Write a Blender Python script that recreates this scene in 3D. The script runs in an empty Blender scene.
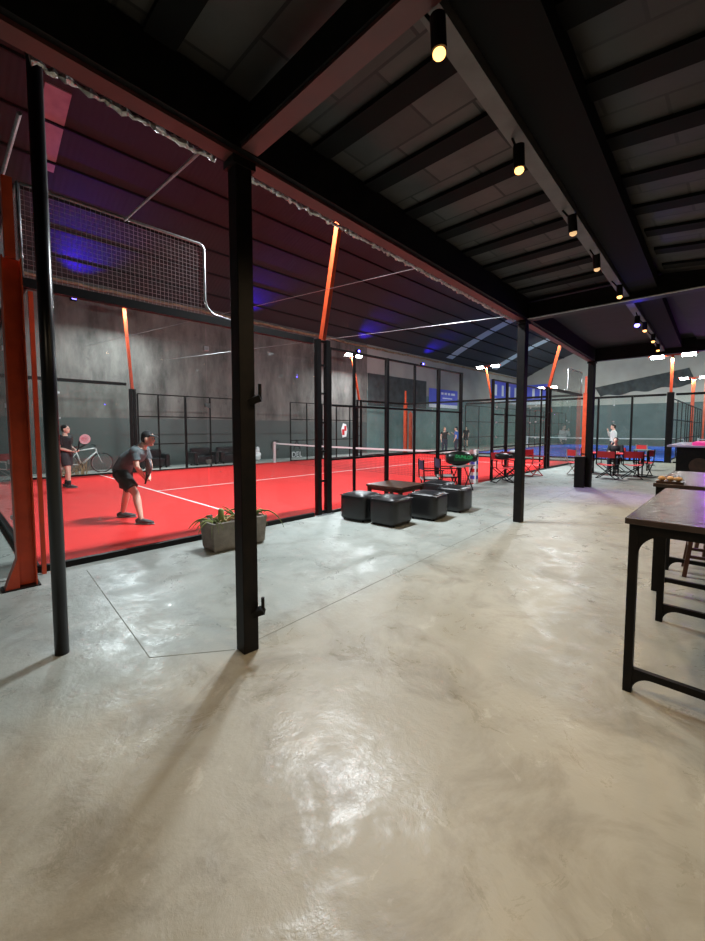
import bpy, bmesh, math, random
from mathutils import Vector, Matrix, Euler
random.seed(7)
PI = math.pi
sc = bpy.context.scene
col = sc.collection

# ---------------- camera, world, exposure ----------------
cam_d = bpy.data.cameras.new('camera'); cam = bpy.data.objects.new('camera', cam_d); col.objects.link(cam)
F_PX = 403.65
cam_d.sensor_width = 36; cam_d.lens = F_PX/941*36; cam_d.sensor_fit = 'AUTO'
cam_d.shift_y = -(470.5-454.12)/941
cam_d.clip_start = .05; cam_d.clip_end = 300
cam.location = (5.5, -.69, 1.58)
cam.rotation_euler = (PI/2-.0641, 0, .7725)
sc.camera = cam
w = bpy.data.worlds.new('world'); sc.world = w; w.use_nodes = True
w.node_tree.nodes['Background'].inputs[0].default_value = (.05, .06, .09, 1)
w.node_tree.nodes['Background'].inputs[1].default_value = .02
vs = sc.view_settings
vs.view_transform = 'Standard'; vs.look = 'None'; vs.gamma = 1; vs.use_curve_mapping = False
vs.exposure = 0.0

def light(kind, loc, energy, color, size=.3, target=None, size_y=None, spot=None, blend=.5):
    d = bpy.data.lights.new(kind.lower()+'_light', kind); d.energy = energy; d.color = color
    if kind == 'AREA':
        d.size = size
        if size_y: d.shape = 'RECTANGLE'; d.size_y = size_y
    else:
        d.shadow_soft_size = size
    if kind == 'SPOT': d.spot_size = spot; d.spot_blend = blend
    o = bpy.data.objects.new(d.name, d); col.objects.link(o); o.location = loc
    if target is not None:
        o.rotation_euler = (Vector(target)-Vector(loc)).to_track_quat('-Z', 'Y').to_euler()
    return o
COOL = (.88, .95, 1.0); WARM = (1.0, .72, .42)
# court floodlights (at their lamp heads, on top of the leaning orange poles)
POLES = [(0,4.15,1,400),(0,15.8,1,430),(-10,4.15,-1,240),(-10,16.15,-1,270)]
for x, y, s, e in POLES:
    for dy in (-.4, .4):
        light('AREA', (x+s*.42, y+dy, 5.60 if y > 10 or s > 0 else 5.9), e, COOL, .4, (x-s*1.8, y+dy*.8, 0), .2)
FAR = [(2.98,22.5,0,4.84,480),(-7.3,26.5,-1,5.95,420),(2.54,38.5,0,5.3,340),(-7.3,38.5,-1,5.4,340)]
for x, y, s, z, e in FAR:
    light('AREA', (x+s*.42, y, z-.1), e, (.93,1,.93), 1.2, (x+(-2.2 if s == 0 else -s*2.2), y+3, 0), .3)
for x, y, z in [(-5.5,33,4.9),(4.5,33,4.9)]:  # unseen panels added to brighten the far end wall, no fixtures
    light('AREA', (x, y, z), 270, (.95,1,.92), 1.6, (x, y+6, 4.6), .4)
# track spots of the bar aisle
LAMPS = [(4.48,.89,9,(4.3,.9)),(4.41,1.92,10,(4.0,1.7)),(4.40,3.05,3,(4.8,4.2)),(4.34,4.05,3,(4.9,5.2)),(4.31,5.23,10,(3.9,5.0)),
         (4.22,7.55,11,(4.0,7.3)),(4.18,8.68,11,(4.0,8.5)),(4.11,9.82,11,(4.0,9.6))]
for x, y, e, t in LAMPS:
    light('SPOT', (x, y, 3.17), e*14, WARM, .03, (t[0], t[1], 0), spot=2.5, blend=1)
# unseen warm spots added above the bar tables to fill the light there
BARFILL = [(6.4,.6),(6.3,2.9),(6.2,5.4),(6.6,-1.8),(4.5,-1.6),(6.1,8.2)]
for x, y in BARFILL:
    light('SPOT', (x, y, 3.12), 92, (1, .80, .56), .04, (x-.4, y, 0), spot=2.6, blend=1)
# blue and violet leds
light('POINT', (4.22, 6.9, 3.12), 5.0, (.05, .03, 1), .03)
for x, y, z in [(-11.55,2.9,6.2),(-11.55,9.6,6.4),(-11.55,17.6,6.3),(-11.55,24.5,6.3)]:
    light('SPOT', (x, y, z), 420, (.04, .01, 1), .05, (x+.75, y+.2, z+1.3), spot=1.5, blend=1)
light('POINT', (4.9, 13.2, 2.5), 25, (.55, .08, 1), .08)
light('SPOT', (4.5, 11.2, 3.1), 330, (.35, .1, 1), .05, (3.1, 10.2, 0), spot=.9, blend=.8)

# ---------------- materials ----------------
def mat(name, c, rough=.5, metal=0., noise=None, nscale=8., bump=0., bscale=40., emit=None, estr=0., spec=None, coat=0.):
    m = bpy.data.materials.new(name); m.use_nodes = True
    nt = m.node_tree; b = nt.nodes['Principled BSDF']
    b.inputs['Base Color'].default_value = (*c, 1); b.inputs['Roughness'].default_value = rough
    b.inputs['Metallic'].default_value = metal
    if spec is not None: b.inputs['Specular IOR Level'].default_value = spec
    if coat: b.inputs['Coat Weight'].default_value = coat
    if noise or bump:
        tc = nt.nodes.new('ShaderNodeTexCoord')
    if noise:
        n = nt.nodes.new('ShaderNodeTexNoise'); n.inputs['Scale'].default_value = nscale; n.inputs['Detail'].default_value = 5
        r = nt.nodes.new('ShaderNodeValToRGB'); r.color_ramp.elements[0].position = .35; r.color_ramp.elements[1].position = .68
        r.color_ramp.elements[0].color = (*c, 1); r.color_ramp.elements[1].color = (*noise, 1)
        nt.links.new(tc.outputs['Object'], n.inputs['Vector']); nt.links.new(n.outputs['Fac'], r.inputs['Fac'])
        nt.links.new(r.outputs['Color'], b.inputs['Base Color'])
    if bump:
        n2 = nt.nodes.new('ShaderNodeTexNoise'); n2.inputs['Scale'].default_value = bscale; n2.inputs['Detail'].default_value = 3
        bp = nt.nodes.new('ShaderNodeBump'); bp.inputs['Strength'].default_value = bump; bp.inputs['Distance'].default_value = .02
        nt.links.new(tc.outputs['Object'], n2.inputs['Vector']); nt.links.new(n2.outputs['Fac'], bp.inputs['Height'])
        nt.links.new(bp.outputs['Normal'], b.inputs['Normal'])
    if emit:
        b.inputs['Emission Color'].default_value = (*emit, 1); b.inputs['Emission Strength'].default_value = estr
    return m
M = {}
M['black_steel'] = mat('black_steel', (.004,.004,.0045), .5, 0, (.009,.007,.006), 12, spec=.18)
M['black_gloss'] = mat('black_gloss', (.004,.004,.005), .3, spec=.5)
M['orange'] = mat('orange_paint', (.62,.075,.02), .38, 0, (.45,.05,.015), 5)
M['silver'] = mat('galvanised', (.45,.46,.46), .35, .8, (.3,.3,.31), 20)
M['foil'] = mat('foil', (.55,.53,.5), .3, .9, (.25,.24,.23), 30, .8, 30)
M['rust'] = mat('rusty_gutter', (.5,.36,.22), .4, .5, (.25,.14,.07), 6, .5, 20)
M['turf_red'] = mat('red_turf', (.80,.035,.032), .8, 0, (.74,.03,.028), 3, .15, 300, spec=.2)
M['turf_blue'] = mat('blue_turf', (.04,.13,.62), .8, 0, (.035,.11,.52), 3, .15, 300, spec=.2)
M['line'] = mat('white_line', (.85,.8,.78), .7)
M['white'] = mat('white_plastic', (.8,.8,.8), .4)
M['tarp'] = mat('green_tarp', (.12,.19,.18), .6, 0, (.17,.25,.24), 1.2, .2, 6)
M['tarp_dark'] = mat('dark_tarp', (.06,.09,.09), .6, 0, (.085,.12,.12), 1.2, .2, 6)
M['gable'] = mat('gable_sheet', (.3,.3,.27), .6, 0, (.38,.375,.34), .6, .2, 3)
M['net_dark'] = mat('shade_net', (.035,.04,.04), .9, 0, (.06,.07,.07), 2, .4, 6)
M['leather'] = mat('black_leather', (.012,.012,.013), .3, 0, None, 1, .25, 60)
M['darkwood'] = mat('dark_wood', (.035,.018,.012), .3, 0, (.07,.035,.02), 9)
M['stoolwood'] = mat('stool_wood', (.07,.022,.012), .4, 0, (.11,.04,.02), 14)
M['concrete'] = mat('planter_concrete', (.19,.175,.155), .85, 0, (.27,.25,.22), 9, .5, 60)
M['soil'] = mat('soil', (.05,.03,.018), .95, 0, (.12,.08,.05), 30, .8, 40)
M['leaf'] = mat('leaf', (.1,.17,.04), .5, 0, (.3,.32,.1), 14)
M['leaf_dry'] = mat('dry_leaf', (.55,.38,.2), .7, 0, (.35,.2,.09), 20)
M['skin'] = mat('skin', (.78,.48,.37), .5)
M['shirt_grey'] = mat('grey_shirt', (.075,.095,.105), .8, 0, (.13,.155,.165), 9)
M['shirt_black'] = mat('black_shirt', (.012,.012,.014), .8)
M['shorts_black'] = mat('black_shorts', (.01,.01,.011), .75)
M['shorts_grey'] = mat('charcoal_shorts', (.035,.035,.04), .8)
M['shoe'] = mat('dark_shoe', (.03,.032,.035), .6, 0, (.07,.07,.075), 30)
M['shoe_sole'] = mat('shoe_sole', (.25,.25,.25), .6)
M['hair'] = mat('dark_hair', (.008,.006,.005), .6, 0, None, 1, .6, 120)
M['hair_blond'] = mat('blond_hair', (.35,.24,.12), .6)
M['cap'] = mat('black_cap', (.008,.008,.01), .7)
M['shirt_blue'] = mat('blue_shirt', (.06,.14,.5), .8)
M['shirt_white'] = mat('white_shirt', (.75,.78,.78), .8)
M['denim'] = mat('dark_trousers', (.03,.035,.06), .8)
M['eye'] = mat('eye_dark', (.01,.008,.006), .3)
M['lip'] = mat('lip', (.35,.12,.1), .5)
M['red_fabric'] = mat('red_canvas', (.62,.03,.035), .7)
M['navy_fabric'] = mat('navy_canvas', (.02,.028,.07), .7)
M['seat_pale'] = mat('pale_canvas', (.3,.28,.27), .7)
M['bag_black'] = mat('black_bag', (.008,.012,.01), .35)
M['green'] = mat('bag_green', (.005,.05,.02), .4)
M['green_text'] = mat('bright_green', (.05,.55,.18), .5)
M['banner_blue'] = mat('banner_blue', (.09,.11,.62), .6, 0, (.14,.18,.7), .8)
M['banner_white'] = mat('banner_white', (.75,.78,.85), .6)
M['led_cool'] = mat('led_cool', (1,1,1), .5, emit=(.92,1,.95), estr=30)
M['bulb_warm'] = mat('bulb_warm', (1,.8,.5), .5, emit=(1,.45,.12), estr=4.0)
M['bulb_dim'] = mat('bulb_dim', (1,.8,.5), .5, emit=(1,.6,.28), estr=.8)
M['bulb_blue'] = mat('bulb_blue', (.1,.1,1), .5, emit=(.12,.1,1), estr=14)
M['bulb_violet'] = mat('bulb_violet', (.3,.1,1), .5, emit=(.4,.1,1), estr=6)
M['pink'] = mat('pink_lit_tray', (.8,.05,.25), .4, emit=(1,.08,.35), estr=.5)  # tray is no lamp; emission stands in for pink light on it
M['food'] = mat('golden_crust', (.45,.22,.07), .6, 0, (.6,.4,.2), 20)
M['ceil_dark'] = mat('black_ceiling_paint', (.005,.005,.005), .8, spec=.15)
M['purlin'] = mat('purlin_steel', (.022,.02,.02), .7, spec=.2)
M['frosted'] = mat('frosted_panel', (.5,.36,.42), .5, 0, (.4,.28,.34), 4)
M['roof_strip'] = mat('clear_roof_strip', (.4,.5,.56), .5)

def glass_mat():
    m = bpy.data.materials.new('court_glass'); m.use_nodes = True; nt = m.node_tree; nt.nodes.clear()
    out = nt.nodes.new('ShaderNodeOutputMaterial'); mx = nt.nodes.new('ShaderNodeMixShader'); mx2 = nt.nodes.new('ShaderNodeMixShader')
    tr = nt.nodes.new('ShaderNodeBsdfTransparent'); gl = nt.nodes.new('ShaderNodeBsdfGlossy'); df = nt.nodes.new('ShaderNodeBsdfDiffuse')
    tr.inputs[0].default_value = (.93,.96,.95,1); gl.inputs['Roughness'].default_value = .02; gl.inputs[0].default_value = (.8,.8,.8,1)
    df.inputs[0].default_value = (.7,.72,.72,1)
    fr = nt.nodes.new('ShaderNodeFresnel'); fr.inputs[0].default_value = 1.45
    ge = nt.nodes.new('ShaderNodeNewGeometry'); mm = nt.nodes.new('ShaderNodeMath'); mm.operation = 'SUBTRACT'; mm.inputs[0].default_value = 1
    mu = nt.nodes.new('ShaderNodeMath'); mu.operation = 'MULTIPLY'
    nt.links.new(ge.outputs['Backfacing'], mm.inputs[1]); nt.links.new(fr.outputs[0], mu.inputs[0]); nt.links.new(mm.outputs[0], mu.inputs[1])
    nt.links.new(mu.outputs[0], mx.inputs[0]); nt.links.new(tr.outputs[0], mx.inputs[1]); nt.links.new(gl.outputs[0], mx.inputs[2])
    tc = nt.nodes.new('ShaderNodeTexCoord')
    mp = nt.nodes.new('ShaderNodeMapping'); mp.inputs['Scale'].default_value = (1.6, 1, 2.6)
    n = nt.nodes.new('ShaderNodeTexNoise'); n.inputs['Scale'].default_value = 4.5; n.inputs['Detail'].default_value = 9; n.inputs['Roughness'].default_value = .78; n.inputs['Distortion'].default_value = 1.2
    r = nt.nodes.new('ShaderNodeValToRGB'); r.color_ramp.elements[0].position = .60; r.color_ramp.elements[1].position = .70
    r.color_ramp.elements[0].color = (.012,.012,.012,1); r.color_ramp.elements[1].color = (.35,.35,.35,1)
    nt.links.new(tc.outputs['Object'], mp.inputs[0]); nt.links.new(mp.outputs[0], n.inputs['Vector']); nt.links.new(n.outputs['Fac'], r.inputs[0])
    nt.links.new(r.outputs[0], mx2.inputs[0]); nt.links.new(mx.outputs[0], mx2.inputs[1]); nt.links.new(df.outputs[0], mx2.inputs[2])
    nt.links.new(mx2.outputs[0], out.inputs[0])
    return m
M['glass'] = glass_mat()

def floor_mat():
    m = bpy.data.materials.new('trowelled_concrete'); m.use_nodes = True; nt = m.node_tree; b = nt.nodes['Principled BSDF']; L = nt.links.new
    tc = nt.nodes.new('ShaderNodeTexCoord')
    def noise(scale, det, rough=.6, dist=0):
        n = nt.nodes.new('ShaderNodeTexNoise'); n.inputs['Scale'].default_value = scale; n.inputs['Detail'].default_value = det
        n.inputs['Roughness'].default_value = rough; n.inputs['Distortion'].default_value = dist
        L(tc.outputs['Object'], n.inputs['Vector']); return n
    def ramp(src, p0, c0, p1, c1):
        r = nt.nodes.new('ShaderNodeValToRGB'); r.color_ramp.elements[0].position = p0; r.color_ramp.elements[1].position = p1
        r.color_ramp.elements[0].color = c0; r.color_ramp.elements[1].color = c1; L(src, r.inputs[0]); return r
    def mixc(kind, fac, a, bb):
        x = nt.nodes.new('ShaderNodeMixRGB'); x.blend_type = kind
        if isinstance(fac, float): x.inputs[0].default_value = fac
        else: L(fac, x.inputs[0])
        for s, v in ((1, a), (2, bb)):
            if isinstance(v, tuple): x.inputs[s].default_value = v
            else: L(v, x.inputs[s])
        return x.outputs[0]
    base = ramp(noise(.55, 5).outputs['Fac'], .35, (.255,.243,.198,1), .68, (.345,.332,.278,1)).outputs[0]
    # slab beside the courts, greyer: the cool court light put into its colour
    sx = nt.nodes.new('ShaderNodeSeparateXYZ'); L(tc.outputs['Object'], sx.inputs[0])
    mr = nt.nodes.new('ShaderNodeMapRange'); mr.inputs['From Min'].default_value = 2.7; mr.inputs['From Max'].default_value = 3.15
    wob = noise(3, 3); ad = nt.nodes.new('ShaderNodeMath'); ad.operation = 'MULTIPLY_ADD'; ad.inputs[1].default_value = .12
    L(wob.outputs['Fac'], ad.inputs[0]); L(sx.outputs['X'], ad.inputs[2]); L(ad.outputs[0], mr.inputs['Value'])
    strip = ramp(noise(.8, 4).outputs['Fac'], .35, (.25,.275,.255,1), .68, (.33,.35,.325,1)).outputs[0]
    c = mixc('MIX', mr.outputs[0], strip, base)
    dark = ramp(noise(1.7, 8, .7, .6).outputs['Fac'], .50, (1,1,1,1), .72, (.62,.59,.56,1)).outputs[0]
    c = mixc('MULTIPLY', 1.0, c, dark)
    lightp = ramp(noise(3.2, 10, .75, .8).outputs['Fac'], .60, (0,0,0,1), .66, (.30,.30,.30,1)).outputs[0]
    c = mixc('ADD', .22, c, lightp)
    speck = ramp(noise(26, 4, .6).outputs['Fac'], .70, (1,1,1,1), .76, (.72,.7,.66,1)).outputs[0]
    c = mixc('MULTIPLY', .6, c, speck)
    L(c, b.inputs['Base Color'])
    rr = ramp(noise(2.4, 9, .75, .8).outputs['Fac'], .45, (.50,.50,.50,1), .60, (.27,.27,.27,1)); L(rr.outputs[0], b.inputs['Roughness'])
    b.inputs['Specular IOR Level'].default_value = .4
    bp = nt.nodes.new('ShaderNodeBump'); bp.inputs['Strength'].default_value = .5; bp.inputs['Distance'].default_value = .014
    L(noise(5, 7, .68, .25).outputs['Fac'], bp.inputs['Height']); L(bp.outputs[0], b.inputs['Normal'])
    return m
M['floor'] = floor_mat()

def wall_mat():
    m = bpy.data.materials.new('stained_plaster'); m.use_nodes = True; nt = m.node_tree; b = nt.nodes['Principled BSDF']; L = nt.links.new
    tc = nt.nodes.new('ShaderNodeTexCoord')
    mp = nt.nodes.new('ShaderNodeMapping'); mp.inputs['Scale'].default_value = (1, .8, .28); L(tc.outputs['Object'], mp.inputs[0])
    n = nt.nodes.new('ShaderNodeTexNoise'); n.inputs['Scale'].default_value = 1.6; n.inputs['Detail'].default_value = 9; n.inputs['Roughness'].default_value = .68
    L(mp.outputs[0], n.inputs['Vector'])
    r = nt.nodes.new('ShaderNodeValToRGB'); e = r.color_ramp.elements
    e[0].position = .3; e[0].color = (.045,.045,.04,1); e[1].position = .72; e[1].color = (.23,.22,.2,1)
    L(n.outputs['Fac'], r.inputs[0])
    sx = nt.nodes.new('ShaderNodeSeparateXYZ'); L(tc.outputs['Object'], sx.inputs[0])
    mr = nt.nodes.new('ShaderNodeMapRange'); mr.inputs['From Min'].default_value = 1.95; mr.inputs['From Max'].default_value = 2.0
    L(sx.outputs['Z'], mr.inputs['Value'])
    mx = nt.nodes.new('ShaderNodeMixRGB'); mx.inputs[1].default_value = (.085,.1,.095,1)
    L(mr.outputs[0], mx.inputs[0]); L(r.outputs[0], mx.inputs[2]); L(mx.outputs[0], b.inputs['Base Color'])
    b.inputs['Roughness'].default_value = .85
    return m
M['wall'] = wall_mat()

def roof_mat():
    m = bpy.data.materials.new('arched_sheet_roof'); m.use_nodes = True; nt = m.node_tree; b = nt.nodes['Principled BSDF']; L = nt.links.new
    tc = nt.nodes.new('ShaderNodeTexCoord'); wv = nt.nodes.new('ShaderNodeTexWave'); wv.bands_direction = 'Y'; wv.inputs['Scale'].default_value = 2.2
    L(tc.outputs['Object'], wv.inputs['Vector'])
    bp = nt.nodes.new('ShaderNodeBump'); bp.inputs['Strength'].default_value = .25; bp.inputs['Distance'].default_value = .02
    L(wv.outputs['Fac'], bp.inputs['Height']); L(bp.outputs[0], b.inputs['Normal'])
    b.inputs['Base Color'].default_value = (.042,.045,.048,1); b.inputs['Roughness'].default_value = .6; b.inputs['Specular IOR Level'].default_value = .2
    return m
M['roof'] = roof_mat()

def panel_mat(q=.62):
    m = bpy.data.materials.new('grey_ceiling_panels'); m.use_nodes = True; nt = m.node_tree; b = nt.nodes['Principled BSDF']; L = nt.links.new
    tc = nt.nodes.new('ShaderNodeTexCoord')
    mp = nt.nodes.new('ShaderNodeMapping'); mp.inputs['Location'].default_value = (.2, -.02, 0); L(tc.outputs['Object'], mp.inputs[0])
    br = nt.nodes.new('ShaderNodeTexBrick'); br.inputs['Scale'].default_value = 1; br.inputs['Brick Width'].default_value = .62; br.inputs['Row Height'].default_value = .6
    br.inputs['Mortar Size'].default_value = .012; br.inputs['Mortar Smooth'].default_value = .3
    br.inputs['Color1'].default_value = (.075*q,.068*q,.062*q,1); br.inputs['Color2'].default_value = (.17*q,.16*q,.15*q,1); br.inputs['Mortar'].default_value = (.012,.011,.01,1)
    L(mp.outputs[0], br.inputs['Vector'])
    n = nt.nodes.new('ShaderNodeTexNoise'); n.inputs['Scale'].default_value = 2.5; n.inputs['Detail'].default_value = 6; L(tc.outputs['Object'], n.inputs['Vector'])
    mx = nt.nodes.new('ShaderNodeMixRGB'); mx.blend_type = 'MULTIPLY'; mx.inputs[0].default_value = .85
    L(br.outputs['Color'], mx.inputs[1]); L(n.outputs['Fac'], mx.inputs[2]); L(mx.outputs[0], b.inputs['Base Color'])
    bp = nt.nodes.new('ShaderNodeBump'); bp.inputs['Strength'].default_value = .5; bp.inputs['Distance'].default_value = .03
    L(n.outputs['Fac'], bp.inputs['Height']); L(bp.outputs[0], b.inputs['Normal'])
    b.inputs['Roughness'].default_value = .6
    return m
M['panels'] = panel_mat()

# ---------------- mesh helpers ----------------
def BM(): return bmesh.new()
def box(bm, x0, x1, y0, y1, z0, z1, mtx=None):
    v = [bm.verts.new((x, y, z)) for x in (x0, x1) for y in (y0, y1) for z in (z0, z1)]
    for f in ((0,1,3,2),(4,6,7,5),(0,4,5,1),(2,3,7,6),(0,2,6,4),(1,5,7,3)): bm.faces.new([v[i] for i in f])
    if mtx is not None:
        for q in v: q.co = mtx @ q.co
    return v
def bar(bm, a, b, wx, wy=None, side=None):
    a = Vector(a); b = Vector(b); wy = wx if wy is None else wy
    d = (b-a).normalized()
    s = Vector(side) if side else (Vector((1,0,0)) if abs(d.x) < .8 else Vector((0,1,0)))
    u = (s-d*s.dot(d)).normalized(); v = d.cross(u)
    ps = []
    for p in (a, b):
        ps.append([bm.verts.new(p+u*(i*wx/2)+v*(j*wy/2)) for i, j in ((-1,-1),(1,-1),(1,1),(-1,1))])
    bm.faces.new(ps[0][::-1]); bm.faces.new(ps[1])
    for k in range(4): bm.faces.new((ps[0][k], ps[0][(k+1)%4], ps[1][(k+1)%4], ps[1][k]))
def tube(bm, pts, r, n=10, side=None, caps=True):
    """r: number, or list of numbers / (lateral, other) pairs"""
    pts = [Vector(p) for p in pts]; N = len(pts)
    if not isinstance(r, (list, tuple)): r = [r]*N
    rings = []
    for i, p in enumerate(pts):
        d = (pts[min(i+1, N-1)]-pts[max(i-1, 0)]).normalized()
        s = Vector(side) if side else (Vector((0,0,1)) if abs(d.z) < .9 else Vector((1,0,0)))
        if not side and i > 0: s = prev
        u = s-d*s.dot(d)
        if u.length < 1e-4: u = d.orthogonal()
        u.normalize(); v = d.cross(u); prev = u
        ra, rb = r[i] if isinstance(r[i], (list, tuple)) else (r[i], r[i])
        rings.append([bm.verts.new(p+u*ra*math.cos(2*PI*k/n)+v*rb*math.sin(2*PI*k/n)) for k in range(n)])
    for a, b in zip(rings, rings[1:]):
        for k in range(n): bm.faces.new((a[k], a[(k+1)%n], b[(k+1)%n], b[k]))
    if caps: bm.faces.new(rings[0][::-1]); bm.faces.new(rings[-1])
def ell(bm, c, r, rot=None, seg=16, ring=10):
    g = bmesh.ops.create_uvsphere(bm, u_segments=seg, v_segments=ring, radius=1)
    R = rot.to_matrix() if rot is not None else Matrix.Identity(3)
    for v in g['verts']: v.co = R @ Vector((v.co.x*r[0], v.co.y*r[1], v.co.z*r[2]))+Vector(c)
def prism(bm, poly, axis, a, b):
    """poly in the plane perpendicular to axis ('x': (y,z), 'y': (x,z), 'z': (x,y))"""
    def P(p, t):
        return {'x': (t, p[0], p[1]), 'y': (p[0], t, p[1]), 'z': (p[0], p[1], t)}[axis]
    A = [bm.verts.new(P(p, a)) for p in poly]; B = [bm.verts.new(P(p, b)) for p in poly]
    bm.faces.new(A[::-1]); bm.faces.new(B)
    n = len(poly)
    for k in range(n): bm.faces.new((A[k], A[(k+1)%n], B[(k+1)%n], B[k]))
def obj(name, bm, m, parent=None, smooth=False, loc=None, bevel=0):
    bmesh.ops.recalc_face_normals(bm, faces=bm.faces)
    me = bpy.data.meshes.new(name); bm.to_mesh(me); bm.free()
    me.materials.append(M[m] if isinstance(m, str) else m)
    if smooth:
        for p in me.polygons: p.use_smooth = True
    o = bpy.data.objects.new(name, me); col.objects.link(o)
    if parent: o.parent = parent
    if loc: o.location = loc
    if bevel:
        md = o.modifiers.new('bevel', 'BEVEL'); md.width = bevel; md.segments = 2; md.limit_method = 'ANGLE'
    return o
def thing(name, label, cat, loc=(0,0,0), rz=0, group=None):
    o = bpy.data.objects.new(name, None); col.objects.link(o); o.empty_display_size = .1
    o.location = loc; o.rotation_euler = (0, 0, rz); o['label'] = label; o['category'] = cat
    if group: o['group'] = group
    return o
def tag(o, label, cat, group=None):
    o['label'] = label; o['category'] = cat
    if group: o['group'] = group
    return o
def struct(name, bm, m, **k):
    o = obj(name, bm, m, **k); o['kind'] = 'structure'; return o
def dup(root, loc, rz, label):
    def cp(o, par):
        c = o.copy(); col.objects.link(c)
        if par is not None: c.parent = par
        for ch in o.children: cp(ch, c)
        return c
    r = cp(root, None); r.location = loc; r.rotation_euler = (0, 0, rz); r['label'] = label
    return r

# ---------------- setting ----------------
YB, YE, XL, XR = -5.0, 44.0, -12.0, 12.0
bm = BM(); box(bm, XL-.2, XR+.2, YB-.2, YE+.2, -.2, 0); struct('floor', bm, 'floor')
bm = BM(); box(bm, XL-.2, XL, YB-.2, 18.6, 0, 7.2); struct('wall_left', bm, 'wall')
bm = BM(); box(bm, XL-.2, XL, 18.6, YE+.2, 4.0, 7.2); struct('wall_left_upper', bm, 'gable')
bm = BM(); box(bm, XL-.2, XL, 18.6, YE+.2, 0, 4.0); struct('wall_left_lower', bm, 'tarp')
bm = BM(); box(bm, XR, XR+.2, YB-.2, YE+.2, 0, 7.2); struct('wall_right', bm, 'gable')
bm = BM(); box(bm, XL-.2, XR+.2, YB-.2, YB, 0, 10.4); struct('wall_near', bm, 'wall')
bm = BM(); box(bm, XL-.2, XR+.2, YE, YE+.2, 0, 3.8); struct('wall_far_lower', bm, 'tarp_dark')
bm = BM(); box(bm, XL-.2, XR+.2, YE, YE+.2, 3.8, 10.4); struct('wall_far_upper', bm, 'gable')
def rz_(x): return 10.2-3.3*(x/12)**2
bm = BM(); N = 40
for k in range(N):
    xa = XL-.3+(XR-XL+.6)*k/N; xb = XL-.3+(XR-XL+.6)*(k+1)/N
    za, zb = rz_(xa), rz_(xb)
    prism(bm, [(xa, za), (xb, zb), (xb, zb+.06), (xa, za+.06)], 'y', YB-.2, YE+.2)
bmesh.ops.remove_doubles(bm, verts=bm.verts, dist=.0005)
struct('ceiling', bm, 'roof')
for pi_, x in enumerate((-11.2,-10.2,-9.2,-8.1,-7.0,-5.8,-4.5,-3.1,-1.6,0,1.8,3.6)):
    bm = BM(); box(bm, x-.03, x+.03, YB, YE, rz_(x)-.07, rz_(x)-.005)
    tag(obj('roof_purlin', bm, 'purlin'), 'thin dark purlin under the arched hall roof, %s from the far eave' % ['first','second','third','fourth','fifth','sixth','seventh','eighth','ninth','tenth','eleventh','twelfth'][pi_], 'purlin', 'purlins of the arched hall roof')
def strip(ya, yb, xa, xb, m, label):
    bm = BM(); n = 16
    for k in range(n):
        p = xa+(xb-xa)*k/n; q = xa+(xb-xa)*(k+1)/n
        prism(bm, [(p, rz_(p)-.03), (q, rz_(q)-.03), (q, rz_(q)-.002), (p, rz_(p)-.002)], 'y', ya, yb)
    tag(obj('roof_skylight', bm, m), label, 'skylight')
strip(1.35, 1.85, -8.4, -6.1, 'frosted', 'short pinkish corrugated skylight sheet high above the near court')
strip(27.4, 28.3, -11.6, 3, 'roof_strip', 'pale curved skylight strip, nearer of the two across the far roof')
strip(35.4, 36.3, -11.6, 3, 'roof_strip', 'pale curved skylight strip, farther of the two across the far roof')
# far eave gutter
bm = BM(); pts = []
for k in range(140):
    y = YB+k*.35; pts.append((XL+.1+random.uniform(-.02,.02), y, 6.72+random.uniform(-.03,.03)))
tube(bm, pts, .055, 6)
tag(obj('eave_gutter', bm, 'rust'), 'rusty lit gutter line along the top of the far grey wall', 'gutter')
# blue led floods on the far eave
for i, (x, y, z) in enumerate([(-11.72,2.9,6.2),(-11.72,9.6,6.4),(-11.72,17.6,6.3),(-11.72,24.5,6.3)]):
    t = thing('blue_flood_lamp', ['blue led flood on the far wall top behind the upper wire mesh','blue led flood on the far wall top, behind the square black column',
        'blue led flood on the far wall top, just right of the lattice post','blue led flood on the far wall top, above the dark panel'][i], 'lamp', (x, y, z), 0, 'blue floods on the far eave')
    bm = BM(); box(bm, -.27, -.05, -.09, .09, -.08, .08); obj('housing', bm, 'black_steel', t)
    bm = BM(); box(bm, -.05, -.03, -.07, .07, -.06, .06); obj('lens', bm, 'bulb_blue', t)

# low roof of the bar aisle : main beam, cross beams, panels
def bx_(y): return 3.04-.045*(y-.78) if y < 6.1 else 2.80-.058*(y-6.1)
Y0, Y1 = -4.9, 11.6
bm = BM()
for a, b in ((Y0, 6.1), (6.1, Y1)):
    xa, xb = bx_(a), bx_(b)
    A = [(xa-.07, a), (xa+.07, a), (xb+.07, b), (xb-.07, b)]
    prism(bm, A, 'z', 3.36, 3.68)
struct('trim_1', bm, M['black_steel'])
bm = BM()
prism(bm, [(bx_(Y0)-.085, Y0), (bx_(Y0)+.03, Y0), (bx_(6.1)+.03, 6.1), (bx_(6.1)-.085, 6.1)], 'z', 3.335, 3.359)
prism(bm, [(bx_(6.1)-.085, 6.1), (bx_(6.1)+.03, 6.1), (bx_(Y1)+.03, Y1), (bx_(Y1)-.085, Y1)], 'z', 3.335, 3.359)
M['beam_bounce_red'] = mat('red_bounce_on_steel', (.12,.035,.03), .5, 0, (.08,.03,.028), 4)  # red light bounced off the court, painted onto the beam undersides
struct('trim_2', bm, 'beam_bounce_red')
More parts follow.
